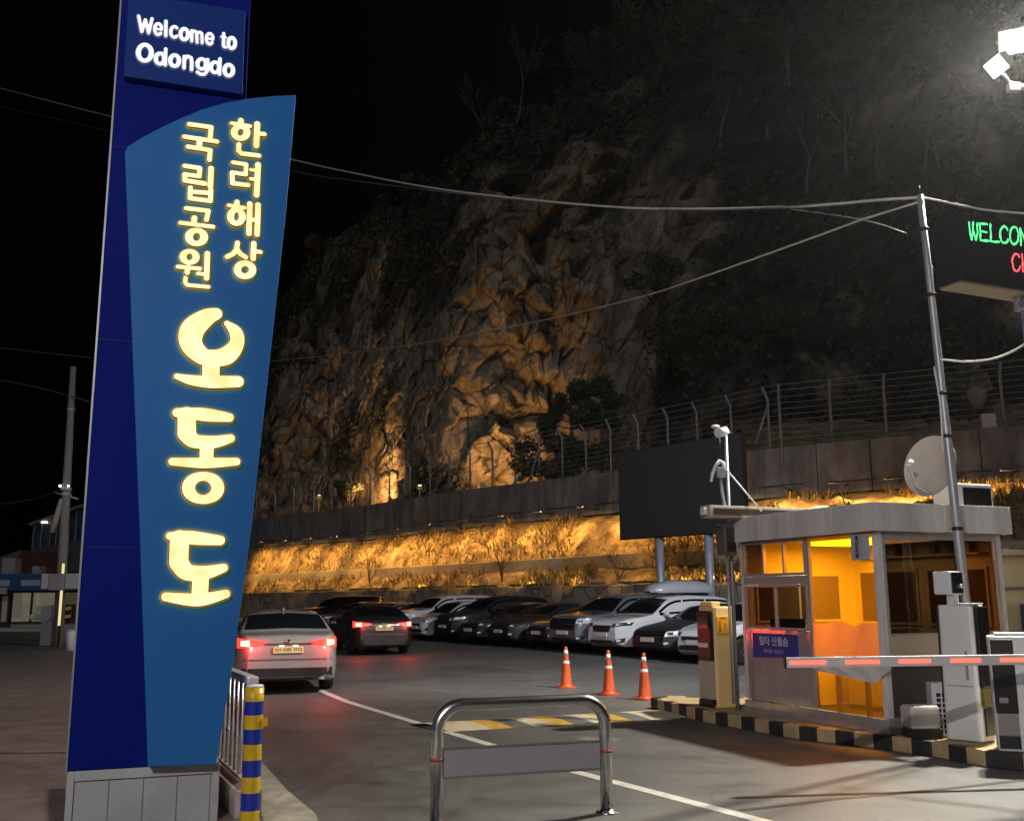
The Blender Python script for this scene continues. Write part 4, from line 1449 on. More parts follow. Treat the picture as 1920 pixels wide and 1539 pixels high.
# overhead cables
def sag(a, b, drop, n=24):
    a, b = Vector(a), Vector(b)
    return [a.lerp(b, i / n) - Vector((0, 0, drop * 4 * (i / n) * (1 - i / n))) for i in range(n + 1)]


m_cab = mat('cable_pale', (0.45, 0.44, 0.40), 0.55)
m_cabd = mat('cable_dark', (0.10, 0.10, 0.11), 0.55)


def cable(pts, r, m, label):
    o = MB().tube(pts, r, 6).build('overhead_cable', m)
    tag(o, label, 'cable')
    return o


top = mt1 - Vector((0, 0, 0.03))


def thru(uvy, n=10):
    """smooth hanging line through given points"""
    P = [AT(*q) for q in uvy]
    out = []
    for i in range(len(P) - 1):
        p0 = P[max(i - 1, 0)]; p1 = P[i]; p2 = P[i + 1]; p3 = P[min(i + 2, len(P) - 1)]
        for k in range(n):
            t = k / n
            out.append(0.5 * ((2 * p1) + (-p0 + p2) * t + (2 * p0 - 5 * p1 + 4 * p2 - p3) * t * t + (-p0 + 3 * p1 - 3 * p2 + p3) * t ** 3))
    out.append(P[-1])
    return out


cable([top] + thru([(1640, 376, 11.9), (1480, 388, 12.8), (1200, 391, 14.5), (960, 371, 16.5), (800, 351, 18), (660, 324, 20), (550, 300, 22), (200, 217, 29), (-60, 150, 36)])[0:], 0.016, m_cab, 'thick pale cable running from the mast top across the cliff to the upper left')
cable([top] + thru([(1600, 379, 12.2), (1300, 394, 13.8), (1000, 378, 16.3), (800, 356, 18.3), (650, 337, 20.5), (550, 321, 22.5), (200, 245, 29.5), (-60, 186, 36)]), 0.012, m_cabd, 'thin dark cable just under the thick one, behind the blue pylon')
cable([top - Vector((0, 0, 0.05))] + thru([(1610, 414, 12.5), (1540, 440, 13.4), (1310, 522, 16), (1170, 565, 19), (960, 612, 25), (700, 657, 34), (480, 680, 44)]), 0.013, m_cab, 'pale cable sloping down from the mast across the dark hillside to the left')
cable(thru([(1480, 392, 12.9), (1620, 413, 12.6), (1700, 438, 12.4)]), 0.006, m_cabd, 'short thin wire crossing below the mast top')
cable([top + Vector((0.03, 0, 0))] + thru([(1790, 383, 11.0), (1850, 394, 10.6), (1925, 401, 10.2)]), 0.013, m_cab, 'white cable from the mast top to the LED board')
cable(thru([(1766, 674, 11.42), (1810, 678, 11.1), (1860, 673, 10.9), (1900, 658, 10.8), (1935, 636, 10.7)]), 0.014, MATS['cable_white'], 'white cable hanging in a low curve between mast and blue post')
cable(thru([(-40, 648, 40), (80, 661, 38), (170, 671, 36)]), 0.02, m_cabd, 'faint wire in the dark sky left of the pylon')
cable(thru([(-40, 706, 40), (60, 724, 38), (165, 752, 36)]), 0.02, m_cabd, 'faint wire crossing behind the tip of the utility pole')
cable(thru([(-40, 950, 40), (60, 936, 38), (112, 918, 36)]), 0.015, m_cabd, 'faint low wire running to the utility pole')

# ------------------------------------------------------------------ cars
KINDS = {
    'sedan': dict(L=4.85, W=1.82, base=0.22, axF=0.93, axR=3.74, R=0.335, belt=[(0.25, 0.93), (0.9, 1.0)],
                  prof=[(0, .60), (.006, .68), (.03, .76), (.10, .84), (.265, .97), (.30, 1.02), (.44, 1.38), (.50, 1.42), (.58, 1.435), (.68, 1.40), (.78, 1.27), (.875, 1.08), (.90, 1.055), (.975, 1.02), (.992, .95), (1.0, .74)],
                  glass=(.285, .455, .70, .865), sideg=(.315, .82)),
    'suv': dict(L=4.70, W=1.87, base=0.27, axF=0.93, axR=3.66, R=0.37, belt=[(0.25, 1.08), (0.95, 1.16)],
                prof=[(0, .72), (.006, .84), (.025, .95), (.08, 1.03), (.245, 1.13), (.275, 1.18), (.39, 1.54), (.46, 1.65), (.60, 1.69), (.82, 1.66), (.91, 1.60), (.965, 1.22), (.985, 1.10), (.995, .98), (1.0, .80)],
                glass=(.262, .41, .905, .965), sideg=(.30, .90)),
    'boxy': dict(L=4.85, W=1.90, base=0.28, axF=0.95, axR=3.80, R=0.37, belt=[(0.25, 1.12), (0.95, 1.16)],
                 prof=[(0, .80), (.006, .92), (.022, 1.02), (.06, 1.09), (.245, 1.17), (.275, 1.22), (.375, 1.58), (.43, 1.70), (.60, 1.75), (.86, 1.73), (.94, 1.66), (.975, 1.25), (.99, 1.12), (1.0, .85)],
                 glass=(.262, .39, .935, .972), sideg=(.295, .92)),
    'hatch': dict(L=4.10, W=1.76, base=0.21, axF=0.82, axR=3.38, R=0.32, belt=[(0.25, 0.95), (0.95, 1.05)],
                  prof=[(0, .60), (.006, .70), (.03, .80), (.10, .88), (.24, 1.0), (.275, 1.06), (.42, 1.42), (.50, 1.49), (.60, 1.50), (.80, 1.44), (.88, 1.36), (.955, 1.08), (.985, 1.0), (1.0, .78)],
                  glass=(.26, .435, .865, .955), sideg=(.30, .86)),
}
m_cglass = mat('car_glass', (0.006, 0.007, 0.009), 0.06, spec=0.6)
m_tyre = mat('tyre', (0.011, 0.011, 0.011), 0.7)
m_rim = mat('alloy_rim', (0.45, 0.45, 0.46), 0.3, 0.8)
m_hl = mat('headlamp_glass', (0.72, 0.75, 0.80), 0.15, 0.2)
m_hld = mat('headlamp_dark', (0.06, 0.065, 0.07), 0.12, 0.3)
m_chrome = mat('chrome', (0.65, 0.65, 0.66), 0.12, 1.0)
m_plate = mat('number_plate', (0.62, 0.60, 0.55), 0.5)
m_trim = mat('black_trim', (0.014, 0.014, 0.015), 0.45)
m_tl_off = mat('tail_red', (0.20, 0.008, 0.008), 0.2)
m_tl_on = glow('tail_lit', (1.0, 0.035, 0.02), 3.0)
m_tl_hot = glow('tail_hot', (1.0, 0.30, 0.16), 9)
m_plate_lit = mat('plate_lit', (0.70, 0.58, 0.30), 0.5)  # plate lamps' warm light put into the plate colour


def paint_mat(name, c, metal=0.25, rough=0.28):
    return mat('paint_' + name, c, rough * 0.8, metal, coat=1.0)


BODY = {}


def car_body(kind):
    if kind in BODY:
        return BODY[kind]
    K = KINDS[kind]
    L, Wd, zb0, Rw = K['L'], K['W'], K['base'], K['R']
    ra = Rw + 0.045
    xx = np.linspace(0, 1, 1201)
    zz = np.interp(xx, [p[0] for p in K['prof']], [p[1] for p in K['prof']])
    ker = np.exp(-0.5 * (np.arange(-60, 61) / 17.0) ** 2)
    ker /= ker.sum()
    sm = np.convolve(np.pad(zz, 60, mode='edge'), ker, 'valid')
    wt = np.clip(np.minimum(xx, 1 - xx) / 0.05, 0, 1)
    zz = zz * (1 - wt) + sm * wt

    def top(x):
        return float(np.interp(x / L, xx, zz))

    def belt(x):
        return float(np.interp(x / L, [b[0] for b in K['belt']], [b[1] for b in K['belt']]))

    def plan(x):
        w = Wd / 2
        if x < 0.85:
            w *= 1 - 0.34 * (1 - x / 0.85) ** 2.8
        if L - x < 0.7:
            w *= 1 - 0.24 * (1 - (L - x) / 0.7) ** 2.6
        return w
    ends = [0, .012, .035, .07, .12, .18, .25, .33]
    xs = sorted(set(ends + [L - e for e in ends] + list(np.linspace(0.42, L - 0.42, 62)) +
                    [a + s * ra * math.cos(R(t)) for a in (K['axF'], K['axR']) for s in (-1, 1) for t in (0.5, 4, 12, 25, 45, 65, 85)]))
    V, secs = [], []
    for x in xs:
        w, zt = plan(x), top(x)
        zb = zb0 + 0.10 * max(0, 1 - x / 0.25) + 0.08 * max(0, 1 - (L - x) / 0.3)
        inarch = False
        for a in (K['axF'], K['axR']):
            if abs(x - a) < ra:
                zb = max(zb, Rw + math.sqrt(ra * ra - (x - a) ** 2))
                inarch = True
        zbelt = min(belt(x), zt - 0.035)
        gh = zt - zbelt
        zsh = zbelt - 0.055
        wb = w * 0.945
        wr = wb - 0.36 * max(0, gh - 0.03) - 0.02
        zm = zb + (zsh - zb) * 0.45
        sec = [(0.90 * w, zb), (0.985 * w, zb + 0.035), (0.995 * w, zb + (zsh - zb) * 0.25), (1.0 * w, zm), (0.992 * w, zb + (zsh - zb) * 0.78), (0.985 * w, zsh), (wb, zbelt),
               (wb + (wr - wb) * 0.45, zbelt + gh * 0.45), (wr, zbelt + gh * 0.84), (wr - 0.06, zbelt + gh * 0.94), (wr * 0.55, zbelt + gh * 0.99), (0, zt + 0.012)]
        full = sec + [(-y, z) for y, z in reversed(sec[:-1])]
        secs.append([(L / 2 - x, y, z) for y, z in full])
    mb = MB()
    mb.grid(secs)
    n = len(secs[0])
    for i in range(len(secs) - 1):      # underside
        mb.face((i * n, (i + 1) * n, (i + 1) * n + n - 1, i * n + n - 1), 0, False)
    mb.face(range(n), 0)
    e = (len(secs) - 1) * n
    mb.face([e + k for k in reversed(range(n))], 0)
    bvh = BVHTree.FromPolygons([Vector(v) for v in mb.v], mb.f)
    me = None
    BODY[kind] = (mb, bvh, xs, secs, K)
    return BODY[kind]


WHEEL = {}


def wheel_meshes(kind):
    if kind not in WHEEL:
        Rw = KINDS[kind]['R']
        t = MB().lathe([(Rw - .10, -.10), (Rw - .02, -.112), (Rw, -.085), (Rw, .085), (Rw - .02, .112), (Rw - .10, .10)], 28, axis='y')
        r = MB().lathe([(Rw - .095, -.09), (Rw - .10, .085), (Rw - .115, .10), (Rw - .14, .085), (Rw - .15, .05)], 28, axis='y')
        for k in range(5):
            a = 2 * math.pi * k / 5
            for da in (-.17, .17):
                p, q = Vector((0.05 * math.cos(a), .085, 0.05 * math.sin(a))), Vector(((Rw - .12) * math.cos(a + da), .075, (Rw - .12) * math.sin(a + da)))
                r.tube([p, q], 0.02, 6)
        r.lathe([(0.06, .07), (0.06, .095), (0, .1)], 14, axis='y')
        r.lathe([(Rw - .11, .03), (0.0, .03)], 20, axis='y', mi=1)
        WHEEL[kind] = (t, r)
    return WHEEL[kind]


def bil(c, n, m_):
    (a, b, cc, d_) = c
    out = []
    for i in range(n + 1):
        s = i / n
        row = []
        for j in range(m_ + 1):
            t = j / m_
            row.append(((a[0] * (1 - t) + b[0] * t) * (1 - s) + (d_[0] * (1 - t) + cc[0] * t) * s,
                        (a[1] * (1 - t) + b[1] * t) * (1 - s) + (d_[1] * (1 - t) + cc[1] * t) * s))
        out.append(row)
    return out


def end_patch(bvh, L, quad, off, front=True, n=5, m_=8, mb=None, mi=0):
    """a skin patch on the nose (or tail) of a car, quad of (y, z) corners"""
    mb = mb or MB()
    sg = 1 if front else -1
    P = []
    for row in bil(quad, n, m_):
        o = []
        for y, z in row:
            h = bvh.ray_cast(Vector((sg * (L / 2 + 1), y, z)), Vector((-sg, 0, 0)))
            if h[0] is None:
                o.append(None)
            else:
                o.append(h[0] + Vector((sg * off, math.copysign(off * 0.5, y) if abs(y) > 0.4 else 0, off * 0.3)))
        P.append(o)
    base = len(mb.v)
    idx = {}
    for i, row in enumerate(P):
        for j, p in enumerate(row):
            if p is not None:
                idx[(i, j)] = len(mb.v)
                mb.v.append(tuple(p))
    for i in range(n):
        for j in range(m_):
            q = [(i, j), (i, j + 1), (i + 1, j + 1), (i + 1, j)]
            if all(k in idx for k in q):
                mb.face([idx[k] for k in q], mi, True)
    return mb


MESHES = {}


def put(key, name, mk, mats, parent, fix=True):
    """build a part once and share its mesh among cars of a kind"""
    if key not in MESHES:
        o = mk().build(name, mats, parent, fix=fix)
        MESHES[key] = o.data
        return o
    me = MESHES[key]
    mats = mats if isinstance(mats, (list, tuple)) else [mats]
    if [m for m in me.materials] != list(mats):
        me = me.copy()
        me.materials.clear()
        for m in mats:
            me.materials.append(m)
    o = bpy.data.objects.new(name, me)
    COL.objects.link(o)
    o.parent = parent
    return o


def car(label, pos, heading, kind, paint, style=0, lit=False, group=None, scale=1.0, chrome=False, hl=None):
    mb, bvh, xs, secs, K = car_body(kind)
    L, Wd, Rw = K['L'], K['W'], K['R']
    t = thing('car', label, 'car', (pos[0], pos[1], 0), heading, group)
    k = kind
    put((k, 'body'), 'body', lambda: mb, paint, t)

    def sub(i0, i1, j0, j1, dy, dz, dx=0.0):
        m = MB()
        P = [[(secs[i][j][0] + dx, secs[i][j][1] + dy(j), secs[i][j][2] + dz) for j in range(j0, j1 + 1)] for i in range(i0, i1 + 1)]
        m.grid(P)
        return m
    ix = lambda f: int(np.argmin([abs(x - f * L) for x in xs]))
    g0, g1, g2, g3 = K['glass']
    put((k, 'ws'), 'windscreen', lambda: sub(ix(g0), ix(g1), 9, 13, lambda j: 0, 0.007, 0.004), m_cglass, t, False)
    put((k, 'rw'), 'rear_window', lambda: sub(ix(g2), ix(g3), 9, 13, lambda j: 0, 0.007, -0.004), m_cglass, t, False)
    s0, s1 = K['sideg']
    cuts = [s0, 0.5, 0.515, 0.70, 0.712, s1] if kind in ('suv', 'boxy') else [s0, 0.515, 0.53, s1]
    for sgn, (ja, jb) in ((1, (6, 8)), (-1, (14, 16))):
        for a, b in zip(cuts[::2], cuts[1::2]):
            i0, i1 = ix(a), ix(b)

            def mk(i0=i0, i1=i1, ja=ja, jb=jb, sgn=sgn):
                m = MB()
                P = []
                for i in range(i0, i1 + 1):
                    lo, hi = secs[i][ja], secs[i][jb]
                    row = []
                    for q in (0.12, 0.5, 0.93):
                        f = q if sgn > 0 else 1 - q
                        row.append((lo[0], lo[1] + (hi[1] - lo[1]) * f + sgn * 0.007, lo[2] + (hi[2] - lo[2]) * f + 0.002))
                    P.append(row)
                m.grid(P)
                return m
            put((k, 'sg', sgn, a), 'side_window', mk, m_cglass, t, False)
    # wheels
    wt, wr_ = wheel_meshes(kind)
    for ax in (K['axF'], K['axR']):
        for sgn in (1, -1):
            wo = put((k, 'tyre'), 'wheel', lambda: wt, m_tyre, t)
            wo.location = (L / 2 - ax, sgn * (Wd / 2 - 0.125), Rw)
            wo.rotation_euler = (0, random.uniform(0, 1), 0 if sgn > 0 else math.pi)
            put((k, 'rim'), 'rim', lambda: wr_, [m_rim, m_trim], wo)
    # mirrors
    zm = float(np.interp(0.3, [b[0] for b in K['belt']], [b[1] for b in K['belt']])) + 0.07
    for sgn in (1, -1):
        put((k, 'mir', sgn), 'mirror', lambda: MB().ball((L / 2 - L * 0.335, sgn * (Wd / 2 + 0.055), zm), (0.07, 0.11, 0.075), 12).tube([(L / 2 - L * 0.33, sgn * (Wd / 2 - 0.09), zm - 0.05), (L / 2 - L * 0.335, sgn * (Wd / 2 + 0.02), zm - 0.02)], 0.025, 6), paint, t)
    # nose
    zh = {'sedan': .70, 'suv': .86, 'boxy': .95, 'hatch': .72}[kind]
    hw = Wd / 2
    gm = m_chrome if chrome else m_trim
    gz = zh - 0.10
    gw = [0.50, 0.42, 0.60, 0.46][style % 4]
    gt = [0.10, 0.09, 0.16, 0.05][style % 4]
    put((k, 'grille', style), 'grille', lambda: end_patch(bvh, L, [(-gw * .85, gz - gt), (gw * .85, gz - gt), (gw, gz + gt), (-gw, gz + gt)], 0.012), m_trim, t, False)
    if chrome:
        def bars():
            m = MB()
            for q in range(5):
                z0 = gz - gt + 2 * gt * (q + .2) / 5
                end_patch(bvh, L, [(-gw * .9, z0), (gw * .9, z0), (gw * .9, z0 + .014), (-gw * .9, z0 + .014)], 0.02, n=1, mb=m)
            for s_ in (-1, 1):
                end_patch(bvh, L, [(s_ * gw * .93 - .02, gz - gt), (s_ * gw * .93 + .02, gz - gt), (s_ * gw + .02, gz + gt), (s_ * gw - .02, gz + gt)], 0.02, n=4, m_=1, mb=m)
            return m
        put((k, 'gbars', style), 'grille_bars', bars, m_chrome, t, False)
    for s_ in (1, -1):
        hq = [(s_ * (gw + .03), zh - .055), (s_ * (hw * .93), zh - .005), (s_ * (hw * .955), zh + .085), (s_ * (gw + .01), zh + .035)]
        if style % 4 == 2:
            hq = [(s_ * (gw + .03), zh - .09), (s_ * (hw * .92), zh - .07), (s_ * (hw * .94), zh + .06), (s_ * (gw + .03), zh + .05)]
        h = put((k, 'hl', s_, style), 'headlight', lambda: end_patch(bvh, L, hq, 0.012, n=6, m_=10), hl or m_hl, t, False)

        def proj():
            m = MB()
            yc, zc = s_ * (gw + (hw * .93 - gw) * .48), (hq[0][1] + hq[2][1]) / 2
            end_patch(bvh, L, [(yc - .05, zc - .03), (yc + .05, zc - .03), (yc + .05, zc + .03), (yc - .05, zc + .03)], 0.02, n=3, m_=3, mb=m)
            return m
        put((k, 'hlp', s_, style), 'lamp_lens', proj, m_hld if not hl else m_hl, h, False)
        put((k, 'fog', s_, style), 'fog_lamp', lambda: end_patch(bvh, L, [(s_ * hw * .60, .37), (s_ * hw * .84, .40), (s_ * hw * .86, .52), (s_ * hw * .64, .47)], 0.012), m_trim, t, False)
        put((k, 'fogl', s_, style), 'fog_lens', lambda: end_patch(bvh, L, [(s_ * hw * .68, .41), (s_ * hw * .77, .42), (s_ * hw * .77, .47), (s_ * hw * .68, .465)], 0.02, n=3, m_=3), m_hl, t, False)
    put((k, 'intake', style), 'lower_intake', lambda: end_patch(bvh, L, [(-.55, .33), (.55, .33), (.50, .45), (-.50, .45)], 0.012), m_trim, t, False)
    zp = .53 if kind in ('sedan', 'hatch') else .60
    put((k, 'pl'), 'number_plate', lambda: MB().bb(L / 2 + .005, L / 2 + .03, -.26, .26, zp - .055, zp + .055), m_plate, t)
    # tail
    zt = {'sedan': .88, 'suv': 1.02, 'boxy': 1.05, 'hatch': .95}[kind]
    for s_ in (1, -1):
        q = [(s_ * .38, zt - .012), (s_ * hw * .95, zt - .085), (s_ * hw * .95, zt + .095), (s_ * .38, zt + .03)]
        tl = put((k, 'tl', s_), 'tail_light', lambda: end_patch(bvh, L, q, 0.013, False, n=6, m_=10), m_tl_on if lit else m_tl_off, t, False)
        if lit:
            q2 = [(s_ * .66, zt - .05), (s_ * hw * .88, zt - .035), (s_ * hw * .88, zt + .045), (s_ * .66, zt + .055)]
            put((k, 'tlh', s_), 'brake_lamp', lambda: end_patch(bvh, L, q2, 0.022, False, n=4, m_=6), m_tl_hot, tl, False)
    if lit:
        put((k, 'rpl'), 'rear_plate', lambda: MB().bb(-L / 2 - .03, -L / 2 - .004, -.26, .26, zt - .16, zt - .05), m_plate_lit, t)

        def ptxt():
            m = MB()
            add_text(m, 'KH 438R 4910', 0.085, lambda x, y: (-L / 2 - .032, -x * .9, zt - .105 + y))
            return m
        put((k, 'rptx'), 'plate_lettering', ptxt, m_trim, t, False)
        for s_ in (-.12, .12):
            put((k, 'ppl', s_), 'plate_lamp', lambda: MB().bb(-L / 2 - .04, -L / 2 - .01, s_ - .04, s_ + .04, zt - .045, zt - .03), glow('plate_bulb', (1.0, .8, .4), 4), t)
        put((k, 'rbl'), 'trunk_strip', lambda: end_patch(bvh, L, [(-.42, zt - .02), (.42, zt - .02), (.42, zt + .0), (-.42, zt + .0)], 0.016, False, n=1), m_chrome if style else m_trim, t, False)
        put((k, 'badge'), 'badge', lambda: MB().ball((-L / 2 - .0, 0, zt + .05), (.02, .055, .022), 10), m_chrome, t)
        put((k, 'rbmp'), 'lower_bumper', lambda: end_patch(bvh, L, [(-hw * .86, .31), (hw * .86, .31), (hw * .86, .46), (-hw * .86, .46)], 0.013, False, n=4, m_=14), m_trim, t, False)
        put((k, 'bumpline'), 'bumper_strip', lambda: end_patch(bvh, L, [(-hw * .84, .60), (hw * .84, .60), (hw * .84, .612), (-hw * .84, .612)], 0.013, False, n=1, m_=14), m_trim if not style else m_chrome, t, False)
        put((k, 'ant'), 'antenna_fin', lambda: MB().prism([(-.10, 0), (.08, 0), (-.06, .06), (-.10, .06)], lambda p: (-L * .16 + p[0], -.012, 1.40 + .03 + p[1]), lambda p: (-L * .16 + p[0], .012, 1.40 + .03 + p[1])), paint, t)
        for s_ in (1, -1):
            lamp('POINT', 'tail_glow', t.matrix_basis @ Vector((-L / 2 - 0.16, s_ * .70, zt)), 17, (1.0, 0.045, 0.03), t, None, 0.06)
    return t


# the two cars driving off
p_silver = paint_mat('silver', (0.38, 0.38, 0.38), 0.35, 0.28)
p_black = paint_mat('black', (0.010, 0.010, 0.012), 0.1, 0.2)


def place_rear(u, v, yaw_deg, kind):
    """centre of a car whose tail stands over the ground point seen at u, v; yaw from straight ahead, to the right"""
    a = R(90 - yaw_deg)
    p = G(u, v)
    L = KINDS[kind]['L']
    return p + Vector((math.cos(a), math.sin(a), 0)) * (L / 2), a


pos, a = place_rear(538, 1303, -16.5, 'sedan')
car('silver sedan seen from behind with both tail lights glowing red beside the blue pylon', pos, a, 'sedan', p_silver, 0, True, None)
pos, a = place_rear(720, 1229, -17.5, 'sedan')
car('black sedan ahead of the silver one, tail lights glowing red', pos, a, 'sedan', p_black, 1, True, None)

# the parked row
ROW0, ROWD = Vector((2.40, 28.9, 0)), Vector((0.5, -0.866, 0))
NOSE = Vector((-0.83, -0.557, 0)).normalized()
PG = 'cars parked in a row below the slope'
paints = dict(
    white=paint_mat('white', (0.62, 0.63, 0.66), 0.0, 0.3), pearl=paint_mat('pearl', (0.50, 0.50, 0.50), 0.0, 0.3), black=p_black,
    graph=paint_mat('graphite', (0.03, 0.032, 0.036), 0.4, 0.3), grey=paint_mat('grey', (0.13, 0.14, 0.16), 0.5, 0.3),
    blue=paint_mat('bluegrey', (0.20, 0.23, 0.28), 0.5, 0.3), red=paint_mat('dark_red', (0.022, 0.010, 0.010), 0.3, 0.3), silver=p_silver)
row = [
    (4.15, 'white', 'hatch', 3, 'small white car almost hidden behind the cream ticket machine', 0.15, m_hld),
    (2.05, 'black', 'sedan', 2, 'black sedan with pale square headlights beside the white crossover with roof box', -0.05, None),
    (0.0, 'white', 'suv', 1, 'white crossover carrying a pale roof box', 0.0, m_hld),
    (-2.05, 'blue', 'boxy', 2, 'blue grey off-roader with a wide dark chrome grille beside the white crossover', 0.0, None),
    (-4.10, 'grey', 'sedan', 0, 'grey sedan tucked between a black sedan and the blue grey off-roader', -0.35, None),
    (-6.15, 'black', 'sedan', 3, 'low black sedan parked just left of the grey sedan', -0.1, m_hld),
    (-8.15, 'graph', 'sedan', 0, 'dark graphite sedan between two black parked cars', 0.0, m_hld),
    (-10.2, 'black', 'suv', 1, 'black crossover beside the white hatchback in the parked row', 0.0, None),
    (-12.3, 'pearl', 'hatch', 3, 'white hatchback just right of the moving black sedan', 0.2, None),
    (-14.7, 'white', 'boxy', 0, 'white roofed tall car seen over the moving black sedan', 0.0, None),
    (-17.0, 'black', 'sedan', 1, 'black sedan roof showing left of the white roofed tall car', 0.0, None),
    (-19.3, 'silver', 'sedan', 0, 'silver car whose front shows left of the moving black sedan', 0.3, m_hl),
    (-21.7, 'graph', 'sedan', 0, 'dark sedan roof third from the left end of the parked row', 0.0, None),
    (-24.1, 'grey', 'sedan', 1, 'grey sedan roof second from the left end of the parked row', 0.0, None),
    (-27.0, 'red', 'boxy', 2, 'dark tall van at the left end of the parked row beside the pylon', 0.0, None),
]
SUV_T = None
for s, pc, kind, style, lab, fwd, hl in row:
    L = KINDS[kind]['L']
    n = ROW0 + ROWD * s + NOSE * (fwd - 0.1)
    ang = math.atan2(NOSE.y, NOSE.x) + random.uniform(-0.03, 0.03)
    c = n - Vector((math.cos(ang), math.sin(ang), 0)) * (L / 2)
    t = car(lab, c, ang, kind, paints[pc], style, False, PG, chrome=(style == 2), hl=hl)
    if 'roof box' in lab and pc == 'white':
        SUV_T = t
m_rbx = paint_mat('roof_box', (0.50, 0.52, 0.56), 0.2, 0.35)
rows = []
for i in range(21):
    x = 0.60 - 2.50 * i / 20
    e = max(0.0, 1 - abs((i - 10) / 10.0) ** 3.2) ** 0.5
    hgt, wd = 0.05 + 0.33 * e * (1.0 - 0.10 * (i < 6)), 0.12 + 0.34 * e ** 0.7
    rows.append([(x, wd * math.cos(R(a)) * (1 if abs(math.cos(R(a))) < .9 else 1), 1.745 + max(0, hgt * math.sin(R(a)) ** 0.7 if 0 < a < 180 else 0)) for a in range(0, 181, 15)])
mb = MB().grid(rows)
n_ = 13
for i in range(20):
    mb.face((i * n_, (i + 1) * n_, (i + 1) * n_ + n_ - 1, i * n_ + n_ - 1), 0)
rbx = mb.build('roof_box', m_rbx, SUV_T)
MB().bb(-1.2, -1.16, -0.62, 0.62, 1.66, 1.735).bb(0.02, 0.06, -0.62, 0.62, 1.705, 1.735).build('roof_bars', m_trim, rbx)

# ------------------------------------------------------------------ big dark screen on two posts
sL, sR = AT(1160, 930, 36.5), AT(1392, 915, 32.0)
dv = Vector((sR.x - sL.x, sR.y - sL.y, 0))
bz0, bz1 = AT(1161, 1012, 36.5).z, AT(1158, 849, 36.5).z
bb_ = thing('billboard', 'large blank dark display board on two grey posts behind the parked cars', 'billboard', (sL.x, sL.y, 0), math.atan2(dv.y, dv.x))
BLn = dv.length
MB().bb(0, BLn, 0, 0.28, bz0, bz1).build('cabinet', mat('board_case', (0.018, 0.018, 0.02), 0.5), bb_, bevel=0.02)
MB().bb(0.04, BLn - 0.04, -0.012, -0.002, bz0 + 0.04, bz1 - 0.04).build('screen', mat('board_screen', (0.036, 0.036, 0.037), 0.6, col2=(0.032, 0.032, 0.033), scale=40), bb_)
for u in (1230, 1322):
    x = (hit(u, 1040, sL, Vector((dv.y, -dv.x, 0)).normalized()) - sL).dot(dv.normalized())
    MB().tube([(x, 0.2, 0), (x, 0.2, bz0)], 0.15, 14).build('post', m_galv, bb_)
x = BLn * 0.86
MB().tube([(x, 0.2, bz0 - 0.9), (x + 0.5, 0.2, bz0)], 0.06, 8).build('brace', m_galv, bb_)

# ------------------------------------------------------------------ retaining wall, fence
WU = [380, 430, 470, 700, 870, 1140, 1460, 1990, 2400]
WD = [108, 96, 88, 66, 56, 45, 38, 36, 35.5]
WT = [988, 981, 975, 945, 918, 885, 838, 790, 755]
WB = [1034, 1030, 1026, 1011, 989, 962, 931, 893, 870]
wd_ = lambda u: float(np.interp(u, WU, WD))
wt_ = lambda u: float(np.interp(u, WU, WT))
wb_ = lambda u: float(np.interp(u, WU, WB))


def wall_mat():
    m = mat('wall_concrete', (0.085, 0.095, 0.11), 0.9, col2=(0.19, 0.195, 0.20), scale=0.9, stretch=(1, 1, 0.5), bump=0.25, bscale=6, c0=0.40, c1=0.72)
    t = m.node_tree
    b = t.nodes['Principled BSDF']
    src = b.inputs['Base Color'].links[0].from_socket
    tc = t.nodes.new('ShaderNodeTexCoord')
    n = t.nodes.new('ShaderNodeTexNoise')
    n.inputs['Scale'].default_value = 2.4
    n.inputs['Detail'].default_value = 7
    mp = t.nodes.new('ShaderNodeMapping')
    mp.inputs['Scale'].default_value = (0.9, 0.9, 0.30)
    t.links.new(tc.outputs['Object'], mp.inputs[0])
    t.links.new(mp.outputs[0], n.inputs['Vector'])
    mx = t.nodes.new('ShaderNodeMixRGB')
    mx.blend_type = 'OVERLAY'
    mx.inputs[0].default_value = 0.85
    t.links.new(src, mx.inputs[1])
    t.links.new(n.outputs[0], mx.inputs[2])
    t.links.new(mx.outputs[0], b.inputs['Base Color'])
    return m


m_wall = wall_mat()
m_arm = mat('lamp_arm', (0.05, 0.05, 0.05), 0.6)
wall = thing('retaining_wall', 'long stained grey concrete retaining wall above the amber lit slope', 'wall', AT(1140, 900, 45))
us = []
u = 380.0
while u < 2400:
    us.append(u)
    u += max(18, 3800 / wd_(u))
us.append(2400)
panels = []
for i, (ua, ub) in enumerate(zip(us[:-1], us[1:])):
    ta, tb = AT(ua, wt_(ua), wd_(ua)), AT(ub, wt_(ub), wd_(ub))
    ba, bb2 = AT(ua, wb_(ua), wd_(ua)), AT(ub, wb_(ub), wd_(ub))
    dirv = Vector((tb.x - ta.x, tb.y - ta.y, 0)).normalized()
    nb_ = Vector((-dirv.y, dirv.x, 0))
    g_ = dirv * 0.02
    j = nb_ * random.uniform(-0.02, 0.02)
    base = [ba + g_ + j, bb2 - g_ + j, tb - g_ + j, ta + g_ + j]
    base[0].x, base[0].y = ta.x + g_.x + j.x, ta.y + g_.y + j.y
    base[1].x, base[1].y = tb.x - g_.x + j.x, tb.y - g_.y + j.y
    mb = MB()
    mb.v = [tuple(p) for p in base] + [tuple(p + nb_ * 0.5) for p in base]
    for q in ((0, 1, 2, 3), (7, 6, 5, 4), (0, 4, 5, 1), (1, 5, 6, 2), (2, 6, 7, 3), (3, 7, 4, 0)):
        mb.face(q)
    mb.build('wall_panel', m_wall, wall, world=True)
    panels.append((ta, tb, ba, bb2, nb_))
mb = MB()
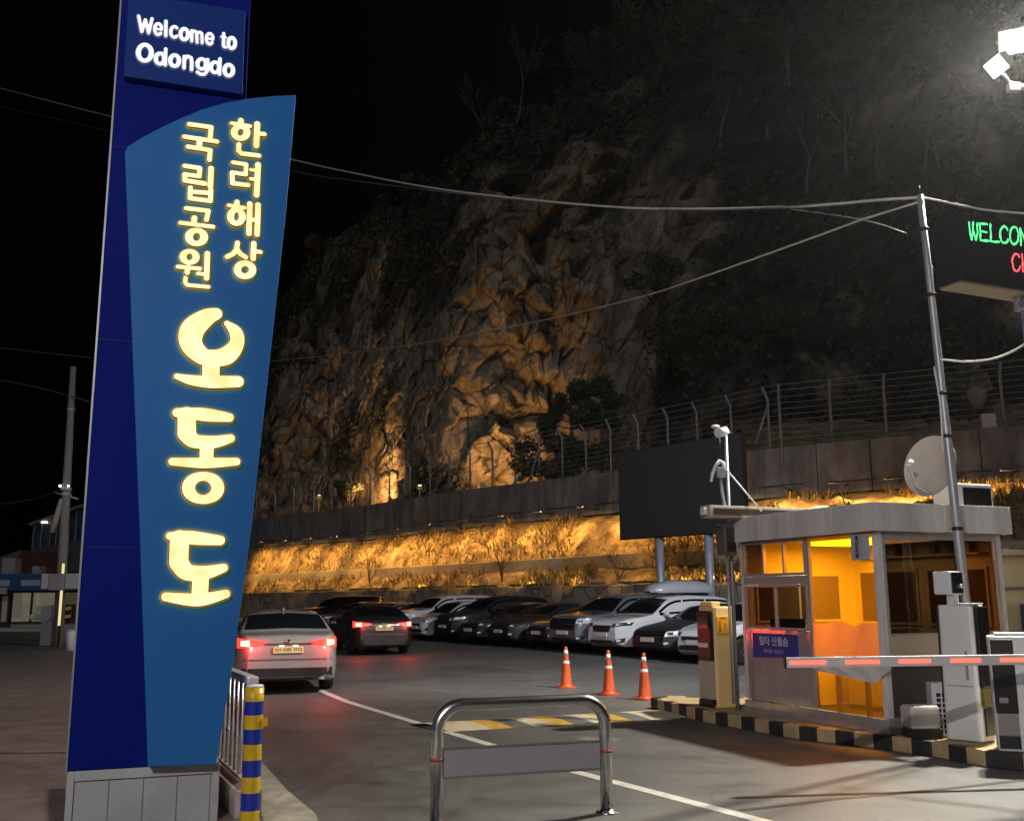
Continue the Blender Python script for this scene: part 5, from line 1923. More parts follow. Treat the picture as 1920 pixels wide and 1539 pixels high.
for ta, tb, ba, bb2, nb_ in panels:
    a, b = Vector((ta.x, ta.y, ba.z)) + nb_ * 0.52, Vector((tb.x, tb.y, bb2.z)) + nb_ * 0.52
    mb.quad([a + Vector((0, 0, -1.4)), b + Vector((0, 0, -1.4)), Vector((b.x, b.y, tb.z - 0.3)), Vector((a.x, a.y, ta.z - 0.3))])
mb.build('backing_wall', m_wall, wall, world=True, fix=False)
box_ = AT(1857, 781, wd_(1857) - 0.05)
jb = thing('junction_box', 'small pale box standing on the retaining wall by the fence', 'utility box', (box_.x, box_.y + 0.2, wt_(1857) * 0 + AT(1857, wt_(1857), wd_(1857)).z))
MB().bb(-0.26, 0.26, -0.1, 0.1, 0.0, 0.55).build('case', mat('box_pale', (0.38, 0.38, 0.40), 0.5), jb, bevel=0.02)
MB().bb(-0.22, 0.22, -0.108, -0.101, 0.05, 0.5).build('door', mat('box_door', (0.34, 0.34, 0.36), 0.5), jb)

m_post = mat('fence_blue_grey', (0.15, 0.21, 0.33), 0.45, 0.3)
m_wire = mat('fence_wire', (0.22, 0.23, 0.25), 0.5, 0.3)
fence = thing('wire_fence', 'tall wire fence with bent topped posts along the retaining wall', 'fence', AT(1140, 885, 45))
PU = [455, 475, 510, 545, 583, 616, 652, 688, 724, 762, 800, 836, 875, 917, 960, 1005, 1048, 1092, 1140, 1192, 1248, 1303, 1367, 1437, 1466, 1562, 1665, 1770, 1887, 2010, 2140]
PP = []
for u in PU:
    b = AT(u, wt_(u), wd_(u))
    e = AT(u + 4, wt_(u + 4), wd_(u + 4))
    dv_ = Vector((e.x - b.x, e.y - b.y, 0)).normalized()
    nb_ = Vector((-dv_.y, dv_.x, 0))
    b = b + nb_ * 0.22
    hgt = 2.0
    tp = b + Vector((0, 0, hgt))
    ar = tp - nb_ * 0.30 + Vector((0, 0, 0.42))
    PP.append((b, tp, ar, dv_))
    k = 0.055 if u < 1430 else 0.062
    o = MB().tube([b - Vector((0, 0, 0.6)), tp, tp.lerp(ar, .1), ar], k, 8).build('post', m_post, fence, world=True)
for i in (15, 23):
    b, tp, ar, dv_ = PP[i]
    MB().tube([b.lerp(PP[i - 1][0], 0.45), tp - Vector((0, 0, 0.25))], 0.05, 8).build('brace', m_post, fence, world=True)
for q in range(9):
    zq = 0.12 + q * 0.232
    pts = []
    for i, (b, tp, ar, dv_) in enumerate(PP):
        pts.append(b + Vector((0, 0, zq)))
        if i < len(PP) - 1:
            nx = PP[i + 1][0] + Vector((0, 0, zq))
            pts.append(pts[-1].lerp(nx, 0.5) - Vector((0, 0, random.uniform(0, 0.03))))
    MB().tube(pts, 0.011, 5).build('wire', m_wire, fence, world=True)
for f_ in (0.5, 0.98):
    MB().tube([tp.lerp(ar, f_) for b, tp, ar, dv_ in PP], 0.014, 5).build('wire', m_wire, fence, world=True)

# ------------------------------------------------------------------ lit bank with its low walls
def zs_(u):
    k = (u - 960) / F_PX * 0.985
    s = (k * 32 - 8) / (0.5 + 0.866 * k)
    return float(np.clip(32 - 0.866 * s, 26, 88))


def stone_xy(u):
    y = min(zs_(u), wd_(u) - 4)
    p = AT(u, 1117, y)
    return Vector((p.x, p.y, 0))


LU, LV = [380, 460, 850, 1240, 1400, 2400], [1082, 1078, 1057, 1034, 1027, 1000]
cols = list(np.linspace(380, 2400, 260))
lower, upper, ledge_line, stone_line = [], [], [], []
for u in cols:
    a = stone_xy(u)
    w = AT(u, wb_(u), wd_(u))
    n_ = Vector((w.x - a.x, w.y - a.y, 0))
    n_n = n_.normalized()
    topb = Vector((w.x, w.y, w.z - 0.05)) + n_n * 0.25
    lm = a + n_ * 0.42
    lz = AT(u, float(np.interp(u, LU, LV)), lm.y).z
    ledge_line.append((Vector((lm.x, lm.y, lz)), n_n))
    stone_line.append((a, n_n))
    r1, r2 = [], []
    for i in range(15):
        t = i / 14
        p = Vector((a.x, a.y, 2.0)).lerp(Vector((lm.x, lm.y, lz - 0.55)), t)
        nn = noise.fractal(p * 0.7, 1.0, 2.0, 4) * 0.28 * (0.2 + math.sin(math.pi * t))
        r1.append(p + Vector((0, 0, nn)) - n_n * nn * 0.6)
    for i in range(19):
        t = i / 18
        p = (Vector((lm.x, lm.y, lz - 0.15)) + n_n * 0.45).lerp(topb, t)
        p.z += 0.35 * math.sin(math.pi * t)
        nn = noise.fractal(p * 0.8 + Vector((5, 0, 0)), 1.0, 2.0, 4) * 0.35 * (0.15 + math.sin(math.pi * t))
        r2.append(p + Vector((0, 0, nn)) - n_n * nn * 0.6)
    lower.append(r1)
    upper.append(r2)
m_bank = mat('bank_earth', (0.09, 0.055, 0.025), 0.95, col2=(0.42, 0.30, 0.15), scale=1.1, bump=0.9, bscale=4, detail=12, c0=0.36, c1=0.66, bdist=0.15)
mb = MB()
mb.grid(lower)
mb.grid(upper)
tag(mb.build('slope', m_bank, fix=False), kind='structure')
lw = thing('ledge_wall', 'low pale concrete ledge running across the middle of the amber slope', 'wall', ledge_line[120][0])
mb = MB()
R_ = []
for p, n_n in ledge_line:
    R_.append([p - Vector((0, 0, 0.85)), p - Vector((0, 0, 0.02)), p + Vector((0, 0, 0)) + n_n * 0.02, p + n_n * 0.5, p + n_n * 0.5 - Vector((0, 0, 0.7))])
mb.grid(R_, sm=False)
mb.build('ledge', mat('ledge_concrete', (0.42, 0.34, 0.22), 0.85, col2=(0.55, 0.46, 0.32), scale=1.2, bump=0.2, bscale=8), lw, world=True, fix=False)
sw = thing('stone_wall', 'low grey stone wall at the foot of the slope behind the parked cars', 'wall', stone_line[120][0])
mb = MB()
R_ = []
for p, n_n in stone_line:
    z = 2.05
    R_.append([p, p + n_n * 0.05 + Vector((0, 0, z)), p + n_n * 0.08 + Vector((0, 0, z + 0.03)), p + n_n * 0.45 + Vector((0, 0, z + 0.03)), p + n_n * 0.5])
mb.grid(R_, sm=False)


def stone_mat():
    m = mat('dry_stone', (0.20, 0.18, 0.15), 0.9, bump=0.3, bscale=12)
    t = m.node_tree
    b = t.nodes['Principled BSDF']
    tc = t.nodes.new('ShaderNodeTexCoord')
    v = t.nodes.new('ShaderNodeTexVoronoi')
    v.inputs['Scale'].default_value = 1.3
    v2 = t.nodes.new('ShaderNodeTexVoronoi')
    v2.feature = 'DISTANCE_TO_EDGE'
    v2.inputs['Scale'].default_value = 1.3
    for q in (v, v2):
        t.links.new(tc.outputs['Object'], q.inputs['Vector'])
    r = t.nodes.new('ShaderNodeValToRGB')
    r.color_ramp.elements[0].color = (0.13, 0.115, 0.095, 1)
    r.color_ramp.elements[1].color = (0.32, 0.28, 0.23, 1)
    t.links.new(v.outputs['Color'], r.inputs[0])
    r2 = t.nodes.new('ShaderNodeValToRGB')
    r2.color_ramp.elements[1].position = 0.06
    t.links.new(v2.outputs['Distance'], r2.inputs[0])
    mx = t.nodes.new('ShaderNodeMixRGB')
    mx.blend_type = 'MULTIPLY'
    mx.inputs[0].default_value = 0.8
    t.links.new(r.outputs[0], mx.inputs[1])
    t.links.new(r2.outputs[0], mx.inputs[2])
    t.links.new(mx.outputs[0], b.inputs['Base Color'])
    return m


mb.build('stonework', stone_mat(), sw, world=True, fix=False)

# dry brush on the bank
rnd = random.Random(3)
mb = MB()
for q in range(20000):
    i = int(rnd.random() ** 0.9 * (len(cols) - 2))
    part = upper if rnd.random() < 0.55 else lower
    rw = part[i]
    j = rnd.randrange(1, len(rw) - 1)
    p = rw[j].lerp(part[i + 1][j], rnd.random())
    if noise.noise(p * 0.33) < -0.12:
        continue
    h = rnd.uniform(0.12, 0.62) * (0.9 + 0.6 * noise.noise(p * 0.5))
    a = rnd.uniform(0, 6.28)
    lean = rnd.uniform(0.5, 1.5) * h
    dx = Vector((math.cos(a), math.sin(a), 0))
    if rnd.random() < 0.6:
        dx = (dx - stone_line[i][1] * 1.0).normalized()
    w = rnd.uniform(0.012, 0.035)
    s_ = Vector((-dx.y, dx.x, 0)) * w
    p1 = p + Vector((0, 0, h * 0.6)) + dx * lean * 0.35
    p2 = p + Vector((0, 0, h * (0.85 - 0.5 * lean / max(h, .1) * .5))) + dx * lean
    b = len(mb.v)
    mb.v += [tuple(p - s_), tuple(p + s_), tuple(p1 + s_ * .8), tuple(p1 - s_ * .8), tuple(p2)]
    mi = rnd.randrange(3)
    mb.face((b, b + 1, b + 2, b + 3), mi)
    mb.face((b + 3, b + 2, b + 4), mi)
tag(mb.build('dry_grass', [mat('straw', (0.42, 0.30, 0.12), 0.8), mat('straw_dark', (0.20, 0.13, 0.05), 0.8), mat('green_brown', (0.16, 0.14, 0.04), 0.8)], fix=False),
    'dry straw coloured grass and brush covering the lit slope', 'grass', kind='stuff')

# sodium lamps on short arms in front of the wall's foot, shining down on the slope
for k, (ta, tb, ba, bb2, nb_) in enumerate(panels):
    if ta.y > 87:
        continue
    c = Vector(((ta.x + tb.x) / 2, (ta.y + tb.y) / 2, (ba.z + bb2.z) / 2)) - nb_ * 1.9 + Vector((0, 0, 0.16))
    d_ = (tb - ta).normalized()
    Lp = (tb - ta).length
    mb = MB().tube([c - d_ * Lp * .42 + Vector((0, 0, .05)), c + d_ * Lp * .42 + Vector((0, 0, .05))], 0.045, 6)
    mb.tube([c + Vector((0, 0, .05)), c + nb_ * 1.9 + Vector((0, 0, .05))], 0.03, 6)
    mb.build('slope_lamp', m_arm, wall, world=True)
    aim = c + nb_ * 1.25 - Vector((0, 0, 2.6))
    l = lamp('AREA', 'slope_light', c, 54 * Lp, (1.0, 0.52, 0.13), wall, aim, Lp * 0.9, size_y=0.08)
    l.data.spread = R(138)

# ground floods along the top of the stone wall, shining up the lower slope
for i in range(8, len(cols) - 16, 13):
    p, n_n = stone_line[i]
    p2 = stone_line[i + 12][0]
    if p.y > 76:
        continue
    d_ = (p2 - p).normalized()
    Lp = (p2 - p).length
    c = (p + p2) / 2 + n_n * 0.3 + Vector((0, 0, 2.22))
    MB().tube([c - d_ * Lp * .4 - Vector((0, 0, .06)), c + d_ * Lp * .4 - Vector((0, 0, .06))], 0.05, 6).build('slope_lamp', m_arm, sw, world=True)
    l = lamp('AREA', 'slope_light', c, 6 * Lp, (1.0, 0.52, 0.13), sw, c + n_n * 3 + Vector((0, 0, 0.9)), Lp * 0.9, size_y=0.08)
    l.data.spread = R(105)

# ------------------------------------------------------------------ cliff and hill
TU = [150, 300, 440, 500, 520, 560, 620, 690, 760, 800, 815, 850, 900, 930, 1000, 1060, 1110, 1200, 1350, 1600, 1900, 2500]
TV = [1010, 930, 830, 690, 590, 500, 430, 392, 375, 378, 345, 312, 255, 238, 212, 160, 105, 60, -50, -145, -210, -260]
ku = np.concatenate([np.linspace(150, 440, 30), np.linspace(442, 1250, 400), np.linspace(1256, 2500, 170)])
tvv = np.interp(ku, TU, TV)
NR = 330
Pm = np.zeros((NR + 26, len(ku), 3))
cell_cache = {}


def rock(p, amt):
    d = noise.fractal(p * 0.10, 1.0, 2.1, 3) * 1.9
    q = Vector((p.x * 0.15, p.y * 0.11, p.z * 0.15)) + Vector((noise.noise(p * 0.25), noise.noise(p * 0.25 + Vector((9, 0, 0))), 0)) * 0.4
    ds, ps = noise.voronoi(q)
    c1 = noise.cell(ps[0] * 37.7)
    e = ds[1] - ds[0]
    d += amt * ((c1 - 0.5) * 1.5 - 0.5 * max(0, 1 - e / 0.14))
    q = Vector((p.x * 0.46, p.y * 0.28, p.z * 0.50)) + Vector((noise.noise(p * 0.8), 0, noise.noise(p * 0.7 + Vector((0, 5, 0))))) * 0.16
    ds, ps = noise.voronoi(q)
    c2 = noise.cell(ps[0] * 51.3)
    e = ds[1] - ds[0]
    # each block has a tilted face of its own
    off_ = q - ps[0]
    tilt = Vector((noise.cell(ps[0] * 13.1) - .5, 0, noise.cell(ps[0] * 29.9) - .5))
    d += amt * ((c2 - 0.5) * 0.75 + off_.dot(tilt) * 1.6 - 0.3 * max(0, 1 - e / 0.12))
    d += noise.fractal(p * 1.3, 1.0, 2.0, 3) * 0.10
    return d


veg_falloff = np.zeros((NR + 26, len(ku)))
for j, u in enumerate(ku):
    zb = wd_(max(u, 380)) + 11 + 3 * math.sin(u * 0.013)
    tv = tvv[j]
    b = AT(u, wt_(max(u, 380)) + 34, zb)
    hill = min(1, max(0, (u - 1080) / 260))
    dep = 1.10 + 0.34 * hill
    e = AT(u, tv, zb * dep)
    for i in range(NR + 26):
        t = min(1.0, i / (NR - 1))
        tt = t + 0.05 * math.sin(t * 9 + u * 0.01) * (1 - t) * t * 4
        f = (tt * (0.55 + 0.45 * tt)) if hill > 0 else tt * tt * 0.7 + tt * 0.3
        p = Vector((b.x + (e.x - b.x) * f, b.y + (e.y - b.y) * f, b.z + (e.z - b.z) * tt))
        if i >= NR:
            k = (i - NR + 1) / 26
            p += Vector((0.25, 1, 0)) * (k * 34) + Vector((0, 0, -k * k * 14))
        amt = (1 - 0.55 * hill)
        d = rock(p, amt)
        fade = min(1.0, i / 10)
        p2 = p + Vector((0.30, -0.92, 0.22)) * d * fade
        Pm[i, j] = p2
        vm = noise.fractal(p * 0.11 + Vector((3, 8, 1)), 1.0, 2.0, 4) * 1.1 + 0.75 * hill + max(0, t - 0.40) * 1.5 - 0.25 + (0.3 if u < 600 and t > 0.45 else 0)  # growth, and light fall-off painted in: upper and left rock darker
        veg_falloff[i, j] = min(1, max(0, vm * 2.2))
NI, NJ = Pm.shape[:2]
me = bpy.data.meshes.new('cliff')
idx = np.arange(NI * NJ).reshape(NI, NJ)
fq = np.stack([idx[:-1, :-1], idx[:-1, 1:], idx[1:, 1:], idx[1:, :-1]], -1).reshape(-1, 4)
me.from_pydata(Pm.reshape(-1, 3).tolist(), [], fq.tolist())
at_ = me.attributes.new('growth_and_falloff', 'FLOAT', 'POINT')
at_.data.foreach_set('value', veg_falloff.reshape(-1))
me.update()


def cliff_mat():
    m = mat('cliff_rock', (0.20, 0.155, 0.105), 0.9, col2=(0.42, 0.335, 0.235), scale=0.35, bump=0.9, bscale=1.8, detail=10, c0=0.36, c1=0.66, bdist=0.2)
    t = m.node_tree
    b = t.nodes['Principled BSDF']
    src = b.inputs['Base Color'].links[0].from_socket
    tc = t.nodes.new('ShaderNodeTexCoord')
    n = t.nodes.new('ShaderNodeTexNoise')          # water streaks down the face
    n.inputs['Scale'].default_value = 1.0
    n.inputs['Detail'].default_value = 8
    mp = t.nodes.new('ShaderNodeMapping')
    mp.inputs['Scale'].default_value = (0.8, 0.8, 0.10)
    t.links.new(tc.outputs['Object'], mp.inputs[0])
    t.links.new(mp.outputs[0], n.inputs['Vector'])
    r = t.nodes.new('ShaderNodeValToRGB')
    r.color_ramp.elements[0].position = 0.36
    r.color_ramp.elements[1].position = 0.54
    r.color_ramp.elements[0].color = (0.30, 0.27, 0.25, 1)
    t.links.new(n.outputs[0], r.inputs[0])
    mx = t.nodes.new('ShaderNodeMixRGB')
    mx.blend_type = 'MULTIPLY'
    mx.inputs[0].default_value = 0.45
    t.links.new(src, mx.inputs[1])
    t.links.new(r.outputs[0], mx.inputs[2])
    # cracks between blocks: warped Voronoi edges, dark and cut in
    wn = t.nodes.new('ShaderNodeTexNoise')
    wn.inputs['Scale'].default_value = 0.5
    wn.inputs['Detail'].default_value = 6
    t.links.new(tc.outputs['Object'], wn.inputs['Vector'])
    wv = t.nodes.new('ShaderNodeMixRGB')
    wv.blend_type = 'ADD'
    wv.inputs[0].default_value = 1.6
    t.links.new(tc.outputs['Object'], wv.inputs[1])
    t.links.new(wn.outputs['Color'], wv.inputs[2])
    prev = mx.outputs[0]
    bumps = [n_ for n_ in t.nodes if n_.type == 'BUMP'][0]
    last_n = bumps.outputs[0]
    for sc_, st_, wid in ((0.27, (1, 0.6, 0.8), 0.03), (0.85, (1, 0.6, 0.9), 0.035)):
        mq = t.nodes.new('ShaderNodeMapping')
        mq.inputs['Scale'].default_value = st_
        t.links.new(wv.outputs[0], mq.inputs[0])
        vo = t.nodes.new('ShaderNodeTexVoronoi')
        vo.feature = 'DISTANCE_TO_EDGE'
        vo.inputs['Scale'].default_value = sc_
        t.links.new(mq.outputs[0], vo.inputs['Vector'])
        rq = t.nodes.new('ShaderNodeValToRGB')
        rq.color_ramp.elements[0].color = (0.22, 0.2, 0.18, 1)
        rq.color_ramp.elements[1].position = wid
        t.links.new(vo.outputs['Distance'], rq.inputs[0])
        mq2 = t.nodes.new('ShaderNodeMixRGB')
        mq2.blend_type = 'MULTIPLY'
        mq2.inputs[0].default_value = 0.85 if sc_ < 0.5 else 0.5
        t.links.new(prev, mq2.inputs[1])
        t.links.new(rq.outputs[0], mq2.inputs[2])
        prev = mq2.outputs[0]
        bq = t.nodes.new('ShaderNodeBump')
        bq.inputs['Strength'].default_value = 0.8 if sc_ < 0.5 else 0.5
        bq.inputs['Distance'].default_value = 0.5 / sc_ * 0.25
        rb2 = t.nodes.new('ShaderNodeMapRange')
        rb2.inputs['From Max'].default_value = 0.22
        t.links.new(vo.outputs['Distance'], rb2.inputs['Value'])
        t.links.new(rb2.outputs[0], bq.inputs['Height'])
        t.links.new(last_n, bq.inputs['Normal'])
        last_n = bq.outputs[0]
    for sc_, dist in ((0.38, 1.5), (1.1, 0.55)):       # each block is a flat facet with a tilt of its own
        ms = t.nodes.new('ShaderNodeVectorMath')
        ms.operation = 'SCALE'
        ms.inputs['Scale'].default_value = sc_
        t.links.new(wv.outputs[0], ms.inputs[0])
        vo = t.nodes.new('ShaderNodeTexVoronoi')
        vo.inputs['Scale'].default_value = 1.0
        t.links.new(ms.outputs[0], vo.inputs['Vector'])
        su = t.nodes.new('ShaderNodeVectorMath')
        su.operation = 'SUBTRACT'
        t.links.new(ms.outputs[0], su.inputs[0])
        t.links.new(vo.outputs['Position'], su.inputs[1])
        sb_ = t.nodes.new('ShaderNodeVectorMath')
        sb_.operation = 'SUBTRACT'
        sb_.inputs[1].default_value = (0.5, 0.5, 0.5)
        t.links.new(vo.outputs['Color'], sb_.inputs[0])
        dt = t.nodes.new('ShaderNodeVectorMath')
        dt.operation = 'DOT_PRODUCT'
        t.links.new(su.outputs[0], dt.inputs[0])
        t.links.new(sb_.outputs[0], dt.inputs[1])
        bq = t.nodes.new('ShaderNodeBump')
        bq.inputs['Strength'].default_value = 0.9
        bq.inputs['Distance'].default_value = dist
        t.links.new(dt.outputs['Value'], bq.inputs['Height'])
        t.links.new(last_n, bq.inputs['Normal'])
        last_n = bq.outputs[0]
    t.links.new(last_n, b.inputs['Normal'])
    a = t.nodes.new('ShaderNodeAttribute')
    a.attribute_name = 'growth_and_falloff'
    g2 = t.nodes.new('ShaderNodeMixRGB')
    g2.inputs[2].default_value = (0.021, 0.020, 0.014, 1)
    t.links.new(a.outputs['Fac'], g2.inputs[0])
    t.links.new(prev, g2.inputs[1])
    t.links.new(g2.outputs[0], b.inputs['Base Color'])
    return m


me.materials.append(cliff_mat())
me.polygons.foreach_set('use_smooth', [True] * len(me.polygons))
cl_o = bpy.data.objects.new('cliff', me)
COL.objects.link(cl_o)
tag(cl_o, kind='structure')
# ground between the wall and the cliff
mb = MB()
R_ = []
for j in range(0, len(ku), 6):
    u = max(ku[j], 380)
    a = AT(u, wt_(u), wd_(u))
    dvx = AT(u + 5, wt_(u), wd_(u + 5)) - a
    nb_ = Vector((-dvx.y, dvx.x, 0)).normalized()
    p = a + nb_ * 0.53
    b = Vector(Pm[14, j])
    R_.append([Vector((p.x, p.y, a.z - 0.6)), Vector(((p.x + b.x) / 2, (p.y + b.y) / 2, (a.z - 0.6 + b.z) / 2 - 0.2)), b])
mb.grid(R_)
tag(mb.build('terrace', m_bank, fix=False), kind='structure')
cl_bvh = BVHTree.FromPolygons([Vector(p) for p in Pm.reshape(-1, 3)], fq.tolist())


def on_cliff(u, v):
    h = cl_bvh.ray_cast(Vector((0, 0, EYE)), ray(u, v).normalized())
    return h[0]


# shrubs and ivy that nobody could count
rnd = random.Random(11)
mb = MB()
NL = 0
for q in range(60000):
    i = rnd.randrange(8, NI - 12)
    j = rnd.randrange(20, NJ - 40)
    if veg_falloff[i, j] < 0.42 or rnd.random() > veg_falloff[i, j]:
        continue
    p = Vector(Pm[i, j])
    cl = noise.noise(p * 0.45)
    if cl < -0.1:
        continue
    p += Vector((rnd.gauss(0, .3), rnd.gauss(-0.35, .3), rnd.gauss(0.2, .35) + 0.6 * max(0, cl)))
    r_ = rnd.uniform(0.10, 0.26)
    a = Vector((rnd.gauss(0, 1), rnd.gauss(0, 1), rnd.gauss(0, 1))).normalized()
    b_ = a.orthogonal().normalized()
    c = a.cross(b_)
    n0 = len(mb.v)
    mb.v += [tuple(p - b_ * r_), tuple(p + c * r_ * .6), tuple(p + b_ * r_), tuple(p - c * r_ * .6)]
    mb.face((n0, n0 + 1, n0 + 2, n0 + 3), rnd.randrange(3))
m_leafs = [mat('leaf_dark', (0.030, 0.040, 0.018), 0.7), mat('leaf_green', (0.05, 0.065, 0.022), 0.7), mat('leaf_brown', (0.075, 0.055, 0.030), 0.8)]
tag(mb.build('undergrowth', m_leafs, fix=False), 'dark shrubs and creepers growing over the cliff and hillside', 'undergrowth', kind='stuff')


def leaf_cloud(name, blobs, n, size, seed, mats_, parent, needles=False):
    r = random.Random(seed)
    mb = MB()
    tot = sum(b[1] ** 2 for b in blobs)
    for c, rad in blobs:
        for q in range(int(n * rad ** 2 / tot)):
            d = Vector((r.gauss(0, 1), r.gauss(0, 1), r.gauss(0, 1))).normalized()
            p = Vector(c) + Vector((d.x, d.y, d.z * 0.75)) * rad * (r.random() ** 0.45) * r.uniform(0.75, 1.1)
            s_ = size * r.uniform(0.6, 1.4)
            a = (d + Vector((r.gauss(0, .6), r.gauss(0, .6), r.gauss(0, .6)))).normalized()
            b_ = a.orthogonal().normalized()
            b_.rotate(Matrix.Rotation(r.uniform(0, 6.28), 3, a))
            c_ = a.cross(b_)
            k = 0.22 if needles else 0.55
            n0 = len(mb.v)
            mb.v += [tuple(p - b_ * s_), tuple(p + c_ * s_ * k), tuple(p + b_ * s_), tuple(p - c_ * s_ * k)]
            mb.face((n0, n0 + 1, n0 + 2, n0 + 3), r.randrange(len(mats_)))
    return mb.build(name, mats_, parent, fix=False)


def branches(mb, p, d, L, r0, depth, rn, spread=0.5, up=0.12):
    pts, rs = [p], [r0]
    n = 4
    for i in range(n):
        d = (d + Vector((rn.gauss(0, .10), rn.gauss(0, .10), rn.gauss(up * .4, .06)))).normalized()
        p = p + d * (L / n)
        pts.append(p)
        rs.append(r0 * (1 - 0.55 * (i + 1) / n))
    mb.tube(pts, rs, 5 if depth < 2 else 4, cap=False)
    if depth >= 4:
        return
    for k in range(3 if depth < 3 else 2):
        i = rn.choice([2, 3, 4, 4]) if k else 4
        a = rn.uniform(0, 6.28)
        x, y = frame_of(d)
        nd = (d + (x * math.cos(a) + y * math.sin(a)) * rn.uniform(spread * .6, spread * 1.3)).normalized()
        branches(mb, pts[i], nd, L * rn.uniform(0.55, 0.8), max(rs[i] * 0.74, 0.022 if L > 2 else 0.012), depth + 1, rn, spread, up)


m_bark = mat('bark_grey', (0.15, 0.135, 0.12), 0.85)
m_barkd = mat('bark_dark', (0.07, 0.05, 0.035), 0.85)


def bare_tree(u, v, v_top, seed, label, spread=0.42, group='bare trees on the hillside'):
    p = None
    for dv in range(0, 90, 6):
        p = p or on_cliff(u, v + dv)
    if p is None:
        print('no ground for tree', u, v)
        return
    Hh = (v - v_top) / F_PX * p.y
    rn = random.Random(seed)
    t = thing('bare_tree', label, 'tree', p - Vector((0, 0, 0.4)), 0, group)
    mb = MB()
    branches(mb, Vector((0, 0, 0)), Vector((rn.gauss(0, .06), 0, 1)), Hh * 0.40, max(0.12, Hh * 0.016), 0, rn, spread)
    mb.build('trunk_and_branches', m_bark, t, fix=False)


BT = [
    (908, 232, 70, 'thin leafless tree on the cliff top, leftmost against the black sky', .25), (968, 205, -10, 'tall thin leafless tree on the cliff top right of the leftmost one', .22),
    (1190, 130, -60, 'leafless tree at the top edge above the pale rock face', .25), (1250, 112, -60, 'leafless tree close right of the one above the pale rock face', .25),
    (1418, 90, -40, 'leafless tree on the ridge at the top middle right', .3), (1512, 350, 150, 'broad leafless tree midway on the dark hillside above the thick cable', .5),
    (1588, 320, 60, 'slender leafless tree on the hillside left of the leaning mast top', .35), (1650, 330, 140, 'leafless tree on the hillside just left above the mast top', .45),
    (1736, 310, 75, 'forked leafless tree straight above the mast top', .45), (1762, 305, 110, 'spreading leafless tree right of the forked one above the mast top', .5),
    (1440, 250, 60, 'leafless tree high on the dark slope left of the slender tree', .4), (1350, 270, 100, 'leafless tree on the dark slope right of the pale rock face', .45),
    (1480, 180, -30, 'leafless tree near the ridge above the broad leafless tree', .4), (1840, 330, 120, 'leafless tree on the slope below the floodlights', .45)]
for k, (u, v, vt, lab, spd) in enumerate(BT):
    bare_tree(u, v, vt, 20 + k, lab, spd)

# evergreen bushes on the cliff edge
BU = [(1105, 90, 3.0, 'round dark bush at the top of the cliff crest'), (960, 215, 1.8, 'low dark bush on the cliff edge under the thin trees'), (770, 365, 2.2, 'dark bush in the notch of the cliff edge'),
      (1250, 90, 3.4, 'broad dark bush on the ridge between leafless trees'), (1370, 120, 3.6, 'large dark evergreen bush high on the hill'), (600, 440, 1.8, 'dark bush on the left shoulder of the cliff'), (690, 480, 2.0, 'dark bush on the cliff face below the left shoulder'), (850, 520, 1.8, 'dark bush clinging to the middle of the cliff'),
      (575, 690, 1.6, 'dark bush low on the left of the cliff beside the pylon'), (1230, 560, 2.2, 'dark bush beside the vertical pale rock right of the lit cliff'), (1300, 690, 2.6, 'dark bush behind the fence on the dark slope'), (1400, 650, 2.4, 'dark bush on the slope behind the double fence posts')]
for k, (u, v, r_, lab) in enumerate(BU):
    p = None
    for dv in range(0, 90, 6):
        p = p or on_cliff(u, v + dv)
    if p is None:
        continue
    rn = random.Random(50 + k)
    t = thing('evergreen_bush', lab, 'bush', p, 0, 'evergreen bushes on the cliff')
    bl = [(Vector((rn.gauss(0, r_ * .5), rn.gauss(-0.3, r_ * .3), rn.uniform(0, r_ * .9))), r_ * rn.uniform(.35, .6)) for _ in range(7)]
    leaf_cloud('foliage', bl, 1500, 0.16, k, m_leafs, t)
    mb = MB()
    for b_ in bl:
        mb.tube([(0, 0, -0.5), tuple(b_[0])], [0.07, 0.03], 5)
    mb.build('stems', m_barkd, t, fix=False)

# pines behind the fence
PT = [(1070, 868, 700, 2.2, 'dark pine with ragged crown behind the fence at the right edge of the lit cliff'), (1128, 860, 690, 1.9, 'dark pine right of the ragged crowned pine behind the fence')]
for k, (u, v, vt, r_, lab) in enumerate(PT):
    dpt = wd_(u) + 5 + k
    p = AT(u, v, dpt)
    t = thing('pine_tree', lab, 'tree', p, 0, 'pines behind the fence')
    Hh = (v - vt) / F_PX * dpt
    rn = random.Random(80 + k)
    mb = MB().tube([(0, 0, -1), (0.1, 0, Hh * .5), (0.0, 0, Hh * .95)], [0.13, 0.09, 0.03], 8)
    bl = []
    for q in range(15):
        z = Hh * rn.uniform(0.25, 0.98)
        a = rn.uniform(0, 6.28)
        rr_ = r_ * (1.12 - z / Hh) * rn.uniform(0.5, 1.0)
        c = Vector((rr_ * math.cos(a), rr_ * math.sin(a), z))
        mb.tube([(0.05, 0, z - 0.3), tuple(c)], [0.04, 0.015], 5)
        bl.append((c, rn.uniform(0.4, 0.75)))
    mb.build('trunk', m_barkd, t, fix=False)
    leaf_cloud('crown', bl, 4200, 0.16, 90 + k, [mat('pine_dark', (0.022, 0.036, 0.016), 0.7), mat('pine_green', (0.05, 0.068, 0.024), 0.7)], t, True)
HB = [(1035, 895, 1.7, 'dense dark hedge bush behind the fence under the pines'), (1085, 885, 1.5, 'dense dark bush just right of the hedge bush behind the fence'), (655, 935, 1.0, 'small dark shrub behind the fence between the two uplights')]
